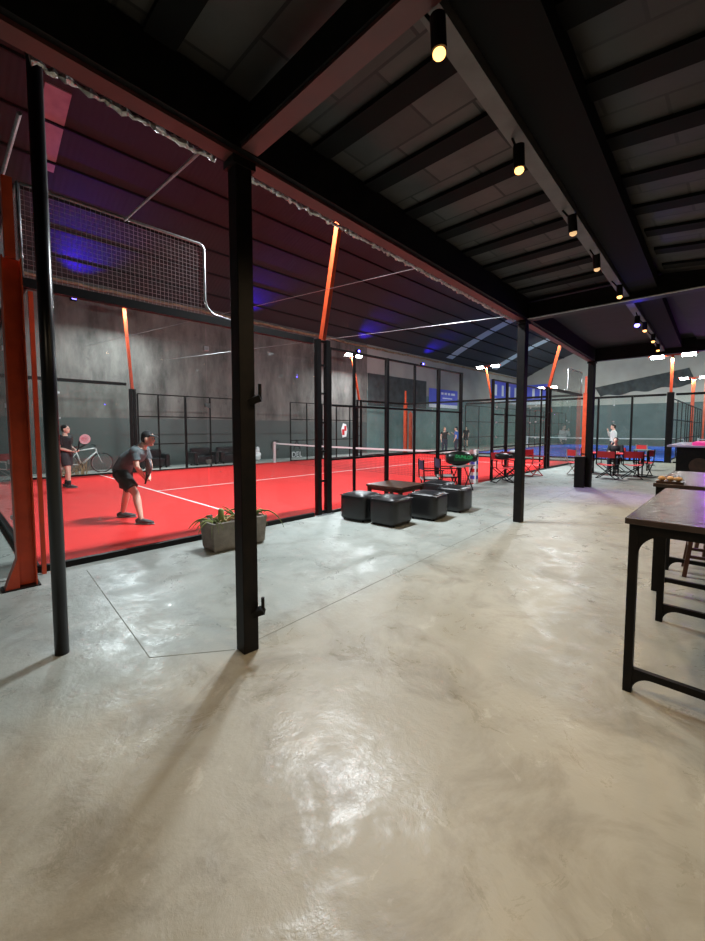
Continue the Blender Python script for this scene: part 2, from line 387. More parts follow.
for i, (y, za, zb, wdt) in enumerate([(.80,3.38,3.56,.15),(6.2,3.36,3.60,.24),(11.55,3.34,3.72,.16)]):
    bm = BM(); box(bm, bx_(y)+.08, 9.0, y-wdt/2, y+wdt/2, za, zb); struct('trim_%d' % (3+i), bm, M['black_steel'])
bm = BM(); box(bm, bx_(.8)+.08, 9.0, .74, .86, 3.36, 3.379); struct('trim_6', bm, 'beam_bounce_red')
def tx(y): return 4.42-.042*(y-1)
bm = BM(); prism(bm, [(tx(Y0)-.05, Y0), (tx(Y0)+.05, Y0), (tx(Y1-.2)+.05, Y1-.2), (tx(Y1-.2)-.05, Y1-.2)], 'z', 3.40, 3.56)
M['beam_grey'] = mat('grey_beam', (.13,.125,.12), .5, 0, (.08,.075,.07), 4)
struct('trim_7', bm, 'beam_grey')
bm = BM(); prism(bm, [(tx(Y0)+.06, Y0), (tx(Y0)+.36, Y0), (tx(Y1-.2)+.36, Y1-.2), (tx(Y1-.2)+.06, Y1-.2)], 'z', 3.45, 3.60)
struct('trim_8', bm, 'ceil_dark')
bm = BM(); prism(bm, [(bx_(Y0)-.06, Y0), (4.9, Y0), (4.8, 6.2), (bx_(6.2)-.06, 6.2)], 'z', 3.69, 3.75); struct('ceiling_aisle', bm, 'panels')
M['ceil_far'] = mat('black_sheet_ceiling', (.004,.004,.005), .7, 0, (.009,.009,.011), 1.5, .2, 5)
bm = BM(); prism(bm, [(bx_(6.2)-.06, 6.2), (4.8, 6.2), (4.7, Y1), (bx_(Y1)-.06, Y1)], 'z', 3.66, 3.75); struct('ceiling_aisle_far', bm, 'ceil_far')
bm = BM(); prism(bm, [(4.6, 3.6), (9.0, 3.02), (9.0, 3.04), (4.6, 3.64)], 'y', 6.2, Y1); struct('ceiling_bar_far', bm, 'ceil_far')
bm = BM()
v = [(4.6, 3.62), (9.2, 3.02), (9.2, 3.08), (4.6, 3.68)]
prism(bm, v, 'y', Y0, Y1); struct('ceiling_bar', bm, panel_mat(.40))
def joist(y, xa, za, xb, zb, lab, g):
    bm = BM(); prism(bm, [(xa, za), (xb, zb), (xb, zb+.03), (xa, za+.03)], 'y', y-.085, y+.085)
    tag(obj('ceiling_joist', bm, 'ceil_dark'), lab, 'joist', g)
ORD = ['first','second','third','fourth','fifth','sixth','seventh','eighth','ninth','tenth','eleventh','twelfth','thirteenth','fourteenth','fifteenth','sixteenth','seventeenth','eighteenth','nineteenth','twentieth']
nj = -1
for k in range(-3, 20):
    y = 2.04+.6*k
    if y > 6.1: break
    if abs(y-.8) < .2 or abs(y-6.2) < .2: continue
    nj += 1
    joist(y, bx_(y)+.08, 3.655, tx(y)-.06, 3.655, 'black joist between main beam and spotlight beam, %s from the near end' % ORD[nj], 'joists over the aisle')
    joist(y+.08, 4.66, 3.583, 8.9, 3.03, 'black joist on the sloping ceiling right of the spotlights, %s from the near end' % ORD[nj], 'joists over the bar')
bm = BM(); box(bm, 9.0, 9.15, Y0, 11.55, 0, 3.1); struct('wall_right_bar', bm, 'ceil_dark')
# silver foil along beam underside
def foil(ya, yb, label):
    bm = BM(); pts = []; rr = []; n = int((yb-ya)/.022)
    for k in range(n+1):
        y = ya+(yb-ya)*k/n; pts.append((bx_(y)-.125+random.uniform(-.01,.01), y+random.uniform(-.006,.006), 3.34+random.uniform(-.008,.008))); rr.append(random.uniform(.008,.026))
    tube(bm, pts, rr, 6); tag(obj('insulation_foil', bm, 'foil'), label, 'foil')
foil(-.3, .66, 'crumpled silver foil along the beam between round pole and square column')
foil(.92, 6.0, 'crumpled silver foil along the beam right of the square column')
# brace rods
def rod(name, a, b, r, label):
    bm = BM(); tube(bm, [a, b], r, 8); tag(obj(name, bm, 'silver'), label, 'rod')
rod('brace_rod', (2.9, .62, 3.42), (.02, 1.0, 4.08), .012, 'thin brace rod from the beam down to the upper wire mesh')
rod('tie_cable', (2.85, 3.28, 3.42), (-11.9, 3.28, 4.6), .005, 'thin tie cable crossing the court roof from mid beam')
rod('tie_cable', (2.75, 6.0, 3.42), (-11.9, 6.0, 4.4), .005, 'thin tie cable crossing the court roof from the third column')
rod('hanging_cable', (2.88, 6.06, 3.345), (9.0, 6.06, 3.345), .012, 'pale cable pipe running right from the slim third column top')

# ---------------- columns ----------------
def column(x, y, h, wd, label, hooks=False):
    t = thing('steel_column', label, 'column', (x, y, 0), -.04)
    bm = BM(); box(bm, -wd/2, wd/2, -wd/2, wd/2, .0, h); obj('shaft', bm, 'black_steel', t, bevel=.006)
    bm = BM(); box(bm, -wd*.6, wd*.6, -wd*.7, wd*.7, h-.05, h); obj('head_plate', bm, 'black_steel', t)
    if hooks:
        for z in (.27, 1.76):
            bm = BM(); bar(bm, (wd/2-.02, .02, z), (wd/2+.045, .075, z+.03), .05, .045)
            tube(bm, [(wd/2+.04, .07, z), (wd/2+.04, .07, z+.12)], .012, 8); obj('hinge_hook', bm, 'black_steel', t)
    return t
column(3.01, .79, 3.335, .115, 'thick square black column nearest the camera with two hinge hooks', True)
column(2.80, 6.10, 3.335, .13, 'slim square black column right of the black leather stools')
column(2.50, 11.47, 3.335, .15, 'square black column beside the red canvas chairs, with a bin at its foot')
t = thing('steel_pole', 'round glossy black pole at far left, beside the orange court post', 'pole', (2.12, -.15, 0))
bm = BM(); tube(bm, [(0,0,0), (0,0,3.94)], .043, 24); obj('shaft', bm, 'black_gloss', t, smooth=True)
bm = BM(); tube(bm, [(0,0,3.94), (0,0,3.955)], .05, 16); obj('cap', bm, 'black_steel', t)
# floor joints
for (a, b) in (((.30,.40),(2.62,.26)), ((2.62,.26),(2.95,.80)), ((2.95,.86),(2.5,6.6)), ((2.5,6.6),(2.2,14))):
    pass
bm = BM()
for (a, b) in (((.30,.40),(2.62,.26)), ((2.62,.26),(2.95,.72)), ((2.95,.9),(2.55,6.6)), ((2.55,6.6),(2.2,14))):
    bar(bm, (a[0], a[1], .0005), (b[0], b[1], .0005), .006, .002)
M['joint'] = mat('floor_joint', (.15,.15,.13), .9)
struct('trim_9', bm, 'joint')

# ---------------- courts ----------------
def court(x0, y0, L, Wd, m, label):
    """x0,y0 = corner with least x, y; long side along y"""
    t = thing('court_surface', label, 'court', (x0, y0, 0))
    bm = BM(); box(bm, 0, Wd, 0, L, 0, .012); obj('turf', bm, m, t)
    for (a, b, c, d) in ((0.02, Wd-.02, 3.03, 3.08), (.02, Wd-.02, L-3.08, L-3.03), (Wd/2-.025, Wd/2+.025, 3.08, L-3.08)):
        bm = BM(); box(bm, a, b, c, d, .012, .015); obj('court_line', bm, 'line', t)
court(-10, 0, 20, 10, 'turf_red', 'bright red padel court carpet with white lines')
court(-7.3, 22.5, 20, 10.1, 'turf_blue', 'blue padel court carpet beyond the red court')
court(3.2, 22.5, 20, 8.6, 'turf_blue', 'blue padel court carpet at far right behind the bar')

def wire(bm, n0, n1, o, du, dv, U, V, r, su, sv):
    """grid of wires: origin o, unit axes du, dv, lengths U, V, spacing su, sv"""
    o = Vector(o); du = Vector(du); dv = Vector(dv)
    k = 0
    while k*su <= U+.001: bar(bm, o+du*(k*su), o+du*(k*su)+dv*V, r); k += 1
    k = 0
    while k*sv <= V+.001: bar(bm, o+dv*(k*sv), o+dv*(k*sv)+du*U, r); k += 1

def glass_wall(a, d, label, n=2, pw=2.0, h=3.05, mesh_first=0, mesh_m='silver', post_m='black_steel', flip=1, seams=True):
    """glass wall from point a along unit dir d"""
    t = thing('glass_wall', label, 'glass wall', (a[0], a[1], 0), math.atan2(d[1], d[0]))
    Lw = n*pw-.05
    for k in range(n):
        bm = BM(); box(bm, k*pw+.01, (k+1)*pw-.01, -.006, .006, .07, h); obj('glass_panel', bm, 'glass', t)
    bm = BM(); box(bm, -.03, Lw, -.035, .035, 0, .07); obj('bottom_rail', bm, 'black_steel', t)
    bm = BM(); box(bm, -.03, Lw, -.04, .04, h, h+.1); obj('top_rail', bm, 'black_steel', t)
    for k in range(1, n):
        bm = BM()
        for z in (.3, 1.1, 1.9, 2.7): box(bm, k*pw-.035, k*pw+.035, -.014, .014, z-.03, z+.03)
        obj('glass_clip', bm, 'silver', t)
    if mesh_first:
        s0, s1 = (0, mesh_first)
        bm = BM(); wire(bm, 0, 0, (s0, 0, h+.1), (1,0,0), (0,0,1), s1-s0, .95, .0035, .05, .05); obj('wire_mesh', bm, mesh_m, t)
        bm = BM(); pts = [(s0, 0, h+1.06), (s1-.06, 0, h+1.06), (s1-.02, 0, h+1.04), (s1, 0, h+1.0), (s1, 0, h+.32), (s1+.03, 0, h+.22), (s1+.12, 0, h+.14), (s1+.4, 0, h+.11)]
        tube(bm, pts, .018, 8); obj('mesh_frame', bm, 'silver', t, smooth=True)
        bm = BM(); tube(bm, [(s0, 0, h+.1), (s0, 0, h+1.06)], .018, 8); obj('mesh_frame', bm, 'silver', t, smooth=True)
    return t
glass_wall((0,0), (0,1), 'near left glass wall of the red court behind the planter, wire mesh above', mesh_first=2.0)
glass_wall((0,20), (0,-1), 'glass wall of the red court ending at the far orange post beside the aisle', mesh_first=2.0, mesh_m='black_steel')
glass_wall((-10,0), (0,1), 'glass wall across the red court behind the standing player', mesh_first=0)
glass_wall((-10,20), (0,-1), 'glass wall at the far back corner of the red court', mesh_first=0)
glass_wall((0,0), (-1,0), 'end glass wall running off to the left from the orange post', n=5, mesh_first=9.95)
glass_wall((0,20), (-1,0), 'end glass wall closing the far end of the red court', n=5)
glass_wall((2.8,22.5), (-1,0), 'glass wall closing the near end of the blue court', n=5)
glass_wall((3.2,22.5), (1,0), 'glass wall of the rightmost blue court, behind the bar', n=4)

def fence(a, d, posts, rails, L, label, h=3.05, thick=(), mesh=False):
    t = thing('metal_fence', label, 'fence', (a[0], a[1], 0), math.atan2(d[1], d[0]))
    for p in posts:
        wd = .07 if p in thick else .045
        bm = BM(); box(bm, p-wd/2, p+wd/2, -wd/2, wd/2, 0, h); obj('post', bm, 'black_steel', t)
    for z in rails:
        bm = BM(); box(bm, posts[0], posts[-1], -.018, .018, z-.02, z+.02); obj('rail', bm, 'black_steel', t)
    bm = BM(); box(bm, posts[0], posts[-1], -.03, .03, 0, .05); obj('bottom_rail', bm, 'black_steel', t)
    if mesh:
        bm = BM(); wire(bm, 0, 0, (posts[0], 0, .06), (1,0,0), (0,0,1), posts[-1]-posts[0], h-.08, .0014, .1, .1); obj('wire_mesh', bm, 'black_steel', t)
    return t
R3 = (1.0, 2.0, 3.03)
fence((0,0), (0,1), [4.36,5,6,7,8,9.1], R3, 0, 'black fence of the red court behind the leather stools', thick=(6,8,9.1))
fence((0,0), (0,1), [11,12,13.4,15,15.6], R3, 0, 'black fence of the red court beside the aisle, beyond the padded net post', thick=(11,12))
fence((-10,0), (0,1), [4.3,5,6,7,8,9], (1.0,2.0,2.8), 0, 'black fence along the far side of the red court, left of the net', h=2.8, thick=(6,))
fence((-10,0), (0,1), [11,12,13,14,15,15.5], (1.0,2.0,2.8), 0, 'black fence along the far side of the red court, right of the net', h=2.8)
fence((-7.3,22.5), (0,1), [0.2,2,4,6,8,9.2,10.8,12,14,16,18,20], R3, 0, 'black fence along the left side of the blue court', mesh=False)
fence((2.85,22.6), (0,1), [0.2,2,4,6,8,9.2,10.8,12,14,16,18,20], R3, 0, 'black fence along the right side of the blue court', mesh=False)
for x, lab in ((.15,'thin black post at the blue court end wall, left one'), (1.55,'thin black post at the blue court end wall, right one')):
    bm = BM(); box(bm, x-.04, x+.04, 22.38, 22.46, 0, 3.1); tag(obj('fence_post', bm, 'black_steel'), lab, 'post')
t = thing('fence_post', 'thick black corner post where the two blue courts meet', 'post', (2.98, 22.5, 0))
bm = BM(); box(bm, -.12, .12, -.12, .12, 0, 3.2); obj('shaft', bm, 'black_steel', t)
bm = BM(); box(bm, -.14, .14, -.14, .14, 0, .02); obj('base_plate', bm, 'black_steel', t)

def lattice(x, y0, y1, label, h=3.15, lamp=None):
    t = thing('lattice_post', label, 'post', (x, (y0+y1)/2, 0)); hw = (y1-y0)/2
    for s in (-1, 1):
        bm = BM(); box(bm, -.045, .045, s*hw-.045, s*hw+.045, 0, h); obj('upright', bm, 'black_steel', t)
    for z in (.06, .62, 1.16, 1.68, 2.2, 2.7, h-.03):
        bm = BM(); box(bm, -.02, .02, -hw, hw, z-.018, z+.018); obj('rung', bm, 'black_steel', t)
    bm = BM(); box(bm, -.09, .09, -hw-.07, hw+.07, 0, .012); obj('base_plate', bm, 'silver', t)
    return t
lattice(0, 4.07, 4.29, 'black lattice post left of the black leather stools')
lattice(0, 15.6, 15.9, 'black lattice post at the far end of the red court fence')
lattice(-10, 4.08, 4.2, 'black lattice post behind the crouching player', h=2.95)
lattice(-10, 15.6, 15.9, 'black lattice post at the back of the red court, far end')

def light_pole(x, y, s, label, z0=3.15, zt=5.55, w_=.1, along='y'):
    t = thing('light_pole', label, 'light pole', (x, y, 0))
    bm = BM(); bar(bm, (0, 0, z0), (s*.55, 0, zt), w_, w_*.8); obj('pole', bm, 'orange', t)
    bm = BM()
    if along == 'y': bar(bm, (s*.55, 0, zt-.05), (s*.2, 0, zt+.16), .05); box(bm, s*.42-.03, s*.42+.03, -.7, .7, zt+.1, zt+.15)
    else: box(bm, s*.42-.9, s*.42+.9, -.03, .03, zt, zt+.06)
    obj('cross_arm', bm, 'orange', t)
    for dy in (-.4, .4):
        mt = Matrix.Translation((s*.42, dy, zt+.09)) @ Euler((0, s*.52, 0)).to_matrix().to_4x4()
        if along == 'x': mt = Matrix.Translation((s*.42+dy*1.4, 0, zt-.01)) @ Euler((-.6, 0, 0)).to_matrix().to_4x4() @ Euler((0,0,PI/2)).to_matrix().to_4x4()
        bm = BM()
        box(bm, -.14, .14, -.27, .27, .0, .05, mt); h = obj('lamp_head', bm, 'black_steel', t)
        bm = BM(); box(bm, -.12, .12, -.25, .25, -.006, -.001, mt); obj('lamp_lens', bm, 'led_cool', h)
    return t
light_pole(0, 4.18, 1, 'leaning orange floodlight pole on the lattice post beside the stools')
light_pole(0, 15.75, 1, 'leaning orange floodlight pole at the far end of the aisle fence')
light_pole(-10, 4.14, -1, 'leaning orange floodlight pole behind the crouching player, across the court', z0=2.95, zt=5.85)
light_pole(-10, 15.75, -1, 'leaning orange floodlight pole on the far side, right of the lattice post')
light_pole(-7.3, 26.5, -1, 'orange floodlight pole above the left fence of the blue court', z0=3.05, zt=5.9, along='x')
light_pole(2.98, 22.5, 0, 'upright orange floodlight pole on the thick corner post of the blue courts', z0=3.2, zt=4.84, along='x')
light_pole(2.54, 38.5, 0, 'most distant orange floodlight pole at the right edge', zt=5.3, z0=0.012, w_=.2, along='x')
light_pole(-7.3, 38.5, -1, 'most distant orange floodlight pole, left of the far orange post', z0=3.05, zt=5.3, along='x')
bm = BM(); box(bm, 2.9, 3.02, 42.7, 42.82, 0, 6.2); tag(obj('orange_post', bm, 'orange'), 'plain orange post at the far end wall, right edge of the picture', 'post')
# orange corner posts
def corner_post(x, y, label, foot=1, h1=3.2, h2=3.95, s=.2):
    t = thing('corner_post', label, 'post', (x, y, 0))
    bm = BM(); g = s/2
    box(bm, -g, g, -.006-.07, .006-.07, 0, h1); box(bm, -g, g, .064, .076, 0, h1); box(bm, -.006, .006, -.07, .07, 0, h1)
    obj('beam_post', bm, 'orange', t)
    bm = BM(); box(bm, -.04, .04, -.04, .04, h1, h2); obj('upper_post', bm, 'orange', t)
    bm = BM(); prism(bm, [(-.076-.10, .014), (-.076, .014), (-.076, .30)], 'x', -g*.5, g); obj('gusset', bm, 'orange', t)
    bm = BM(); box(bm, -g, g+.02, -.2, .1, 0, .014); obj('base_plate', bm, 'black_steel', t)
    return t
corner_post(.37, -.13, 'large orange steel post at the left corner of the red court', s=.17)
corner_post(.13, 20.2, 'large orange steel post behind the red canvas chairs', s=.17)
corner_post(-10.16, 20.24, 'orange steel post at the far back corner of the red court')
corner_post(-10.9, 21.8, 'orange steel post at the back wall beyond the red court', h1=2.6, h2=2.7)
# thin post right next to big one
bm = BM(); box(bm, .07, .11, .03, .07, 0, 3.0); tag(obj('inner_post', bm, 'orange'), 'slim orange post just inside the left corner of the red court', 'post')
bm = BM(); tube(bm, [(.5, -.02, 4.52), (-4.0, -.02, 4.66)], .02, 8); tag(obj('top_pipe', bm, 'silver'), 'silver pipe crossing the top left edge above the orange post', 'pipe')

def net(x0, x1, y, label, pad=False):
    t = thing('court_net', label, 'net', (0, y, 0))
    for i, x in enumerate((x0+.06, x1-.06)):
        wd = .11 if (i == 1 and pad) else .07
        bm = BM(); box(bm, x-wd, x+wd*.9 if False else x+wd, -wd*.7, wd*.7, 0, .98) if (i == 1 and pad) else box(bm, x-.05, x+.05, -.05, .05, 0, .96)
        p = obj('net_post', bm, 'white', t, bevel=.01)
        if i == 1 and pad:
            for z, mm in ((.18,'banner_blue'),(.38,'red_fabric'),(.6,'banner_blue'),(.8,'net_dark')):
                bm = BM(); box(bm, x-.07, x+.07, -.081, -.0775, z-.05, z+.05); obj('sticker', bm, mm, p)
                bm = BM(); box(bm, x+.1105, x+.113, -.05, .05, z-.05, z+.05); obj('sticker', bm, mm, p)
    xs = [x0+.1+(x1-x0-.2)*k/20 for k in range(21)]
    def zt(x): q = (x-x0)/(x1-x0); return .92-.16*q*(1-q)
    bm = BM()
    for a, b in zip(xs, xs[1:]): bar(bm, (a, 0, zt(a)-.03), (b, 0, zt(b)-.03), .012, .06, (0,1,0))
    obj('net_tape', bm, 'white', t)
    bm = BM(); k = x0+.1
    while k < x1-.1: bar(bm, (k, 0, .03), (k, 0, zt(k)-.05), .004); k += .06
    for z in [.05+.06*i for i in range(12)]: bar(bm, (x0+.1, 0, z), (x1-.1, 0, z*.96), .004)
    obj('net_mesh', bm, 'black_steel', t)
net(-9.95, 0, 10, 'white-taped net across the red court', True)
net(-7.2, 2.75, 32.5, 'white-taped net across the blue court')
net(3.3, 11.7, 32.5, 'white-taped net across the rightmost blue court')

# ---------------- things on the far walls ----------------
def banner(o, wd, h, axis, label, bars):
    t = thing('wall_banner', label, 'banner', o, PI/2 if axis == 'y' else 0)
    bm = BM(); box(bm, 0, wd, -.02, .0, 0, h); obj('sheet', bm, 'banner_blue', t)
    bm = BM(); box(bm, 0, wd, -.024, -.0205, 0, h*.18); obj('white_band', bm, 'banner_white', t)
    bm = BM()
    for (a, b, c, d) in bars: box(bm, a*wd, b*wd, -.026, -.0215, c*h, d*h)
    obj('lettering', bm, 'banner_white', t)
banner((XL+.03, 25.6, 3.2), 4.2, 1.45, 'y', 'blue banner with white band on the back wall, left one', [(.4,.48,.72,.84),(.52,.6,.72,.84),(.64,.72,.72,.84),(.76,.9,.72,.84),(.45,.8,.5,.56)])
banner((XL+.03, 36, 4.1), 7.6, 2.1, 'y', 'long blue banner with white band on the back wall, middle one', [(.1,.16,.3,.8),(.3,.36,.3,.8),(.5,.56,.3,.8),(.7,.8,.3,.8)])
banner((XL+.1, YE-.03, 4.1), 2.6, 2.1, 'x', 'blue banner on the far end wall left of the distant lattice post', [(.3,.4,.3,.8),(.6,.7,.3,.8)])
bm = BM(); box(bm, XL+.005, XL+.06, 18.65, 25.2, 3.05, 5.1)
tag(obj('shade_panel', bm, 'net_dark'), 'large dark rectangular panel high on the back wall', 'panel')
# draped shade net on the end wall
bm = BM(); n = 60; vv = []
for i in range(n+1):
    x = -5.2+7.0*i/n; zb = 4.6+.10*(x+5.2)+.1*math.sin(i*.35); ztop = 5.5+.17*(x+5.2)
    y = YE-.04-.03*math.sin(i*1.3)
    vv.append([bm.verts.new((x+.5*(1-k), y+(-.03 if j else .03), (zb+(ztop-zb)*k))) for j in (0, 1) for k in (0, 1)])
for a, b in zip(vv, vv[1:]):
    for q in ((0,1),(3,2),(1,3),(2,0)): bm.faces.new((a[q[0]], a[q[1]], b[q[1]], b[q[0]]))
tag(obj('draped_net', bm, 'net_dark'), 'dark shade net draped in folds across the end wall', 'net')
def text(s, m, size, loc, rot, name, parent=None, ext=.004):
    cu = bpy.data.curves.new(name, 'FONT'); cu.body = s; cu.size = size; cu.extrude = ext
    tmp = bpy.data.objects.new(name, cu); col.objects.link(tmp)
    dg = bpy.context.evaluated_depsgraph_get(); me = bpy.data.meshes.new_from_object(tmp.evaluated_get(dg))
    bpy.data.objects.remove(tmp); me.materials.clear(); me.materials.append(M[m])
    o = bpy.data.objects.new(name, me); col.objects.link(o); o.location = loc; o.rotation_euler = rot
    if parent: o.parent = parent
    return o
tag(text('DEL', 'white', .42, (XL+.01, 12.55, .0+.02), (PI/2, 0, PI/2), 'wall_lettering'), 'white painted letters DEL low on the back wall behind the net', 'lettering')
M['darkpaint'] = mat('dark_paint', (.02,.02,.022), .7)
tag(text('C    A', 'darkpaint', .8, (XL+.01, 11.2, .42), (PI/2, 0, PI/2), 'wall_lettering'), 'large dark painted letters on the back wall above the white ones', 'lettering')
t = thing('wall_poster', 'small red and white poster on the back wall right of the lattice post', 'poster', (XL+.01, 16.28, 1.02))
bm = BM(); prism(bm, [(.1,0),(.42,.05),(.5,.45),(.4,.8),(.15,.85),(0,.5)], 'x', 0, .02); obj('sheet', bm, 'white', t)
bm = BM(); box(bm, .021, .024, .06, .26, .15, .5); box(bm, .021, .024, .24, .42, .4, .7); obj('print', bm, 'red_fabric', t)

# armchairs by the back wall
def armchair(x, y, rz, label):
    t = thing('black_armchair', label, 'armchair', (x, y, 0), rz)
    bm = BM(); box(bm, -.38, .38, -.32, .32, .08, .40); obj('seat', bm, 'leather', t, bevel=.05)
    bm = BM(); box(bm, -.45, .45, .22, .42, .08, .74); obj('backrest', bm, 'leather', t, bevel=.06)
    for s in (-1, 1):
        bm = BM(); box(bm, s*.47-.09, s*.47+.09, -.36, .34, .06, .56); obj('armrest', bm, 'leather', t, bevel=.05)
        for yy in (-.28, .28):
            bm = BM(); box(bm, s*.42-.025, s*.42+.025, yy-.025, yy+.025, 0, .08); obj('leg', bm, 'black_steel', t)
armchair(-11.3, 7.3, PI/2, 'black armchair by the back wall, left of the pair')
armchair(-11.3, 8.5, PI/2, 'black armchair by the back wall, right of the pair near the column')
armchair(-11.3, 5.2, PI/2, 'black armchair by the back wall, directly behind the crouching player')
bm = BM()
for i in range(7): ell(bm, (-11.3+random.uniform(-.1,.1), 9.95+random.uniform(-.12,.12), .15+.085*i), (.15-.012*i, .17-.017*i, .12))
tag(obj('plastic_sack', bm, 'white', smooth=True), 'white plastic sack slumped on the floor by the back wall', 'sack')
# low concrete step along the wall
bm = BM(); box(bm, -11.0, -10.1, 0, 18.5, 0, .02)
M['kerb'] = mat('kerb_concrete', (.3,.29,.26), .8, 0, (.38,.37,.34), 3)
struct('trim_10', bm, 'kerb')

# bicycle
t = thing('bicycle', 'white bicycle leaning by the back wall beside the standing player', 'bicycle', (-10.9, 2.3, .02), PI/2)
R = .34
def wheel(cx):
    bm = BM(); tube(bm, [(cx+R*math.cos(2*PI*k/36), 0, R+R*math.sin(2*PI*k/36)) for k in range(37)], .018, 8, caps=False); wv = obj('wheel', bm, 'black_steel', t, smooth=True)
    bm = BM()
    for k in range(20):
        a = 2*PI*k/20; bar(bm, (cx, 0, R), (cx+(R-.02)*math.cos(a), 0, R+(R-.02)*math.sin(a)), .003)
    tube(bm, [(cx, -.04, R), (cx, .04, R)], .022, 8); obj('spokes', bm, 'silver', wv)
    bm = BM(); tube(bm, [(cx+(R-.025)*math.cos(2*PI*k/36), 0, R+(R-.025)*math.sin(2*PI*k/36)) for k in range(37)], .01, 6, caps=False); obj('rim', bm, 'silver', wv)
wheel(0); wheel(1.05)
bm = BM(); bb = (.42, 0, .30); st = (.28, 0, .78); hd = (.86, 0, .86); hb = (.89, 0, .74)
for a, b, r in ((bb, st, .019), (st, hd, .019), (bb, hb, .024), (hd, hb, .024), (hb, (1.05, .0, R), .016), (bb, (0, .03, R), .013), (bb, (0, -.03, R), .013), ((.3,0,.72), (0, .03, R), .011), ((.3,0,.72), (0, -.03, R), .011)):
    tube(bm, [a, b], r, 8)
obj('frame', bm, 'white', t, smooth=True)
bm = BM(); tube(bm, [(.28,0,.78), (.25,0,.9)], .013, 8); ell(bm, (.24,0,.92), (.14,.06,.03)); obj('saddle', bm, 'black_steel', t, smooth=True)
bm = BM(); tube(bm, [(.86,0,.86), (.85,0,.96)], .014, 8); tube(bm, [(.8,-.26,.97), (.86,-.2,.97), (.87,0,.96), (.86,.2,.97), (.8,.26,.97)], .012, 8); obj('handlebar', bm, 'black_steel', t, smooth=True)
bm = BM(); tube(bm, [(.42,-.05,.30), (.42,.05,.30)], .055, 14); bar(bm, (.42,.06,.30), (.54,.06,.2), .02); bar(bm, (.42,-.06,.30), (.30,-.06,.4), .02); box(bm, .5,.6,.06,.13,.18,.2); box(bm, .25,.35,-.13,-.06,.4,.42); obj('crankset', bm, 'black_steel', t)
# dry bush in front of the wall
bm = BM()
for k in range(60):
    a = random.uniform(0, 2*PI); l = random.uniform(.25,.55); x = -10.45+random.uniform(-.08,.08); y = 2.35+random.uniform(-.35,.45)
    tube(bm, [(x, y, .02), (x+.05*math.cos(a), y+.08*math.sin(a), l*.6), (x+.1*math.cos(a), y+.2*math.sin(a), l)], [.008,.006,.002], 5)
tag(obj('dry_grass_tuft', bm, 'leaf_dry'), 'tuft of dry pale stalks in front of the white bicycle', 'plant')

# ---------------- planter ----------------
t = thing('concrete_planter', 'rectangular grey concrete planter behind the near square column', 'planter', (.60, 2.05, 0), .0)
bm = BM()
def ring(z, hx, hy): return [bm.verts.new((sx*hx, sy*hy, z)) for sx, sy in ((-1,-1),(1,-1),(1,1),(-1,1))]
rs = [ring(.0,.15,.36), ring(.035,.165,.375), ring(.38,.19,.40), ring(.38,.16,.37), ring(.30,.155,.365)]
bm.faces.new(rs[0][::-1]); bm.faces.new(rs[-1])
for a, b in zip(rs, rs[1:]):
    for k in range(4): bm.faces.new((a[k], a[(k+1)%4], b[(k+1)%4], b[k]))
obj('trough', bm, 'concrete', t, bevel=.012)
bm = BM(); box(bm, -.152, .152, -.362, .362, .301, .345); obj('soil', bm, 'soil', t)
def plant(x, y, n, ln, droop, m, label, wd=.03, up=.5):
    bm = BM()
    for k in range(n):
        a = 2*PI*k/n+random.uniform(-.4,.4); L_ = ln*random.uniform(.7,1.15); e = up*random.uniform(.7,1.2)
        d = Vector((math.cos(a)*math.cos(e), math.sin(a)*math.cos(e), math.sin(e))); p = Vector((0,0,.0)); pts = []; rr = []
        for i in range(8):
            q = i/7; pts.append(tuple(p)); rr.append((wd*(1-q**1.6)+.002, wd*.28*(1-q)+.0015)); p = p+d*(L_/7); d.z -= droop/7; d.normalize()
        tube(bm, pts, rr, 8)
    return tag(obj('spiky_plant', bm, m, smooth=True, loc=(x, y, .346)), label, 'plant')
plant(.58, 1.76, 16, .36, 2.2, 'leaf', 'drooping green plant at the left end of the planter', .013, .7)
plant(.62, 1.93, 14, .24, 1.6, 'leaf_dry', 'dry straw-coloured plant beside the cactus stub in the planter', .012, .8)
plant(.60, 2.08, 12, .30, 1.3, 'leaf', 'bushy green plant in the middle of the planter', .014, .9)
plant(.58, 2.22, 12, .22, 1.6, 'leaf_dry', 'dry brownish plant half hidden behind the column in the planter', .012, .9)
plant(.62, 2.34, 7, .58, 2.9, 'leaf', 'arching plant at the right end of the planter, leaves hanging over', .013, 1.15)
bm = BM(); tube(bm, [(.66,1.84,.346), (.66,1.83,.42), (.66,1.83,.52), (.66,1.83,.54)], [.03,.042,.035,.02], 10); tag(obj('cactus_stub', bm, 'leaf', smooth=True), 'short thick cactus stub standing in the planter', 'cactus')

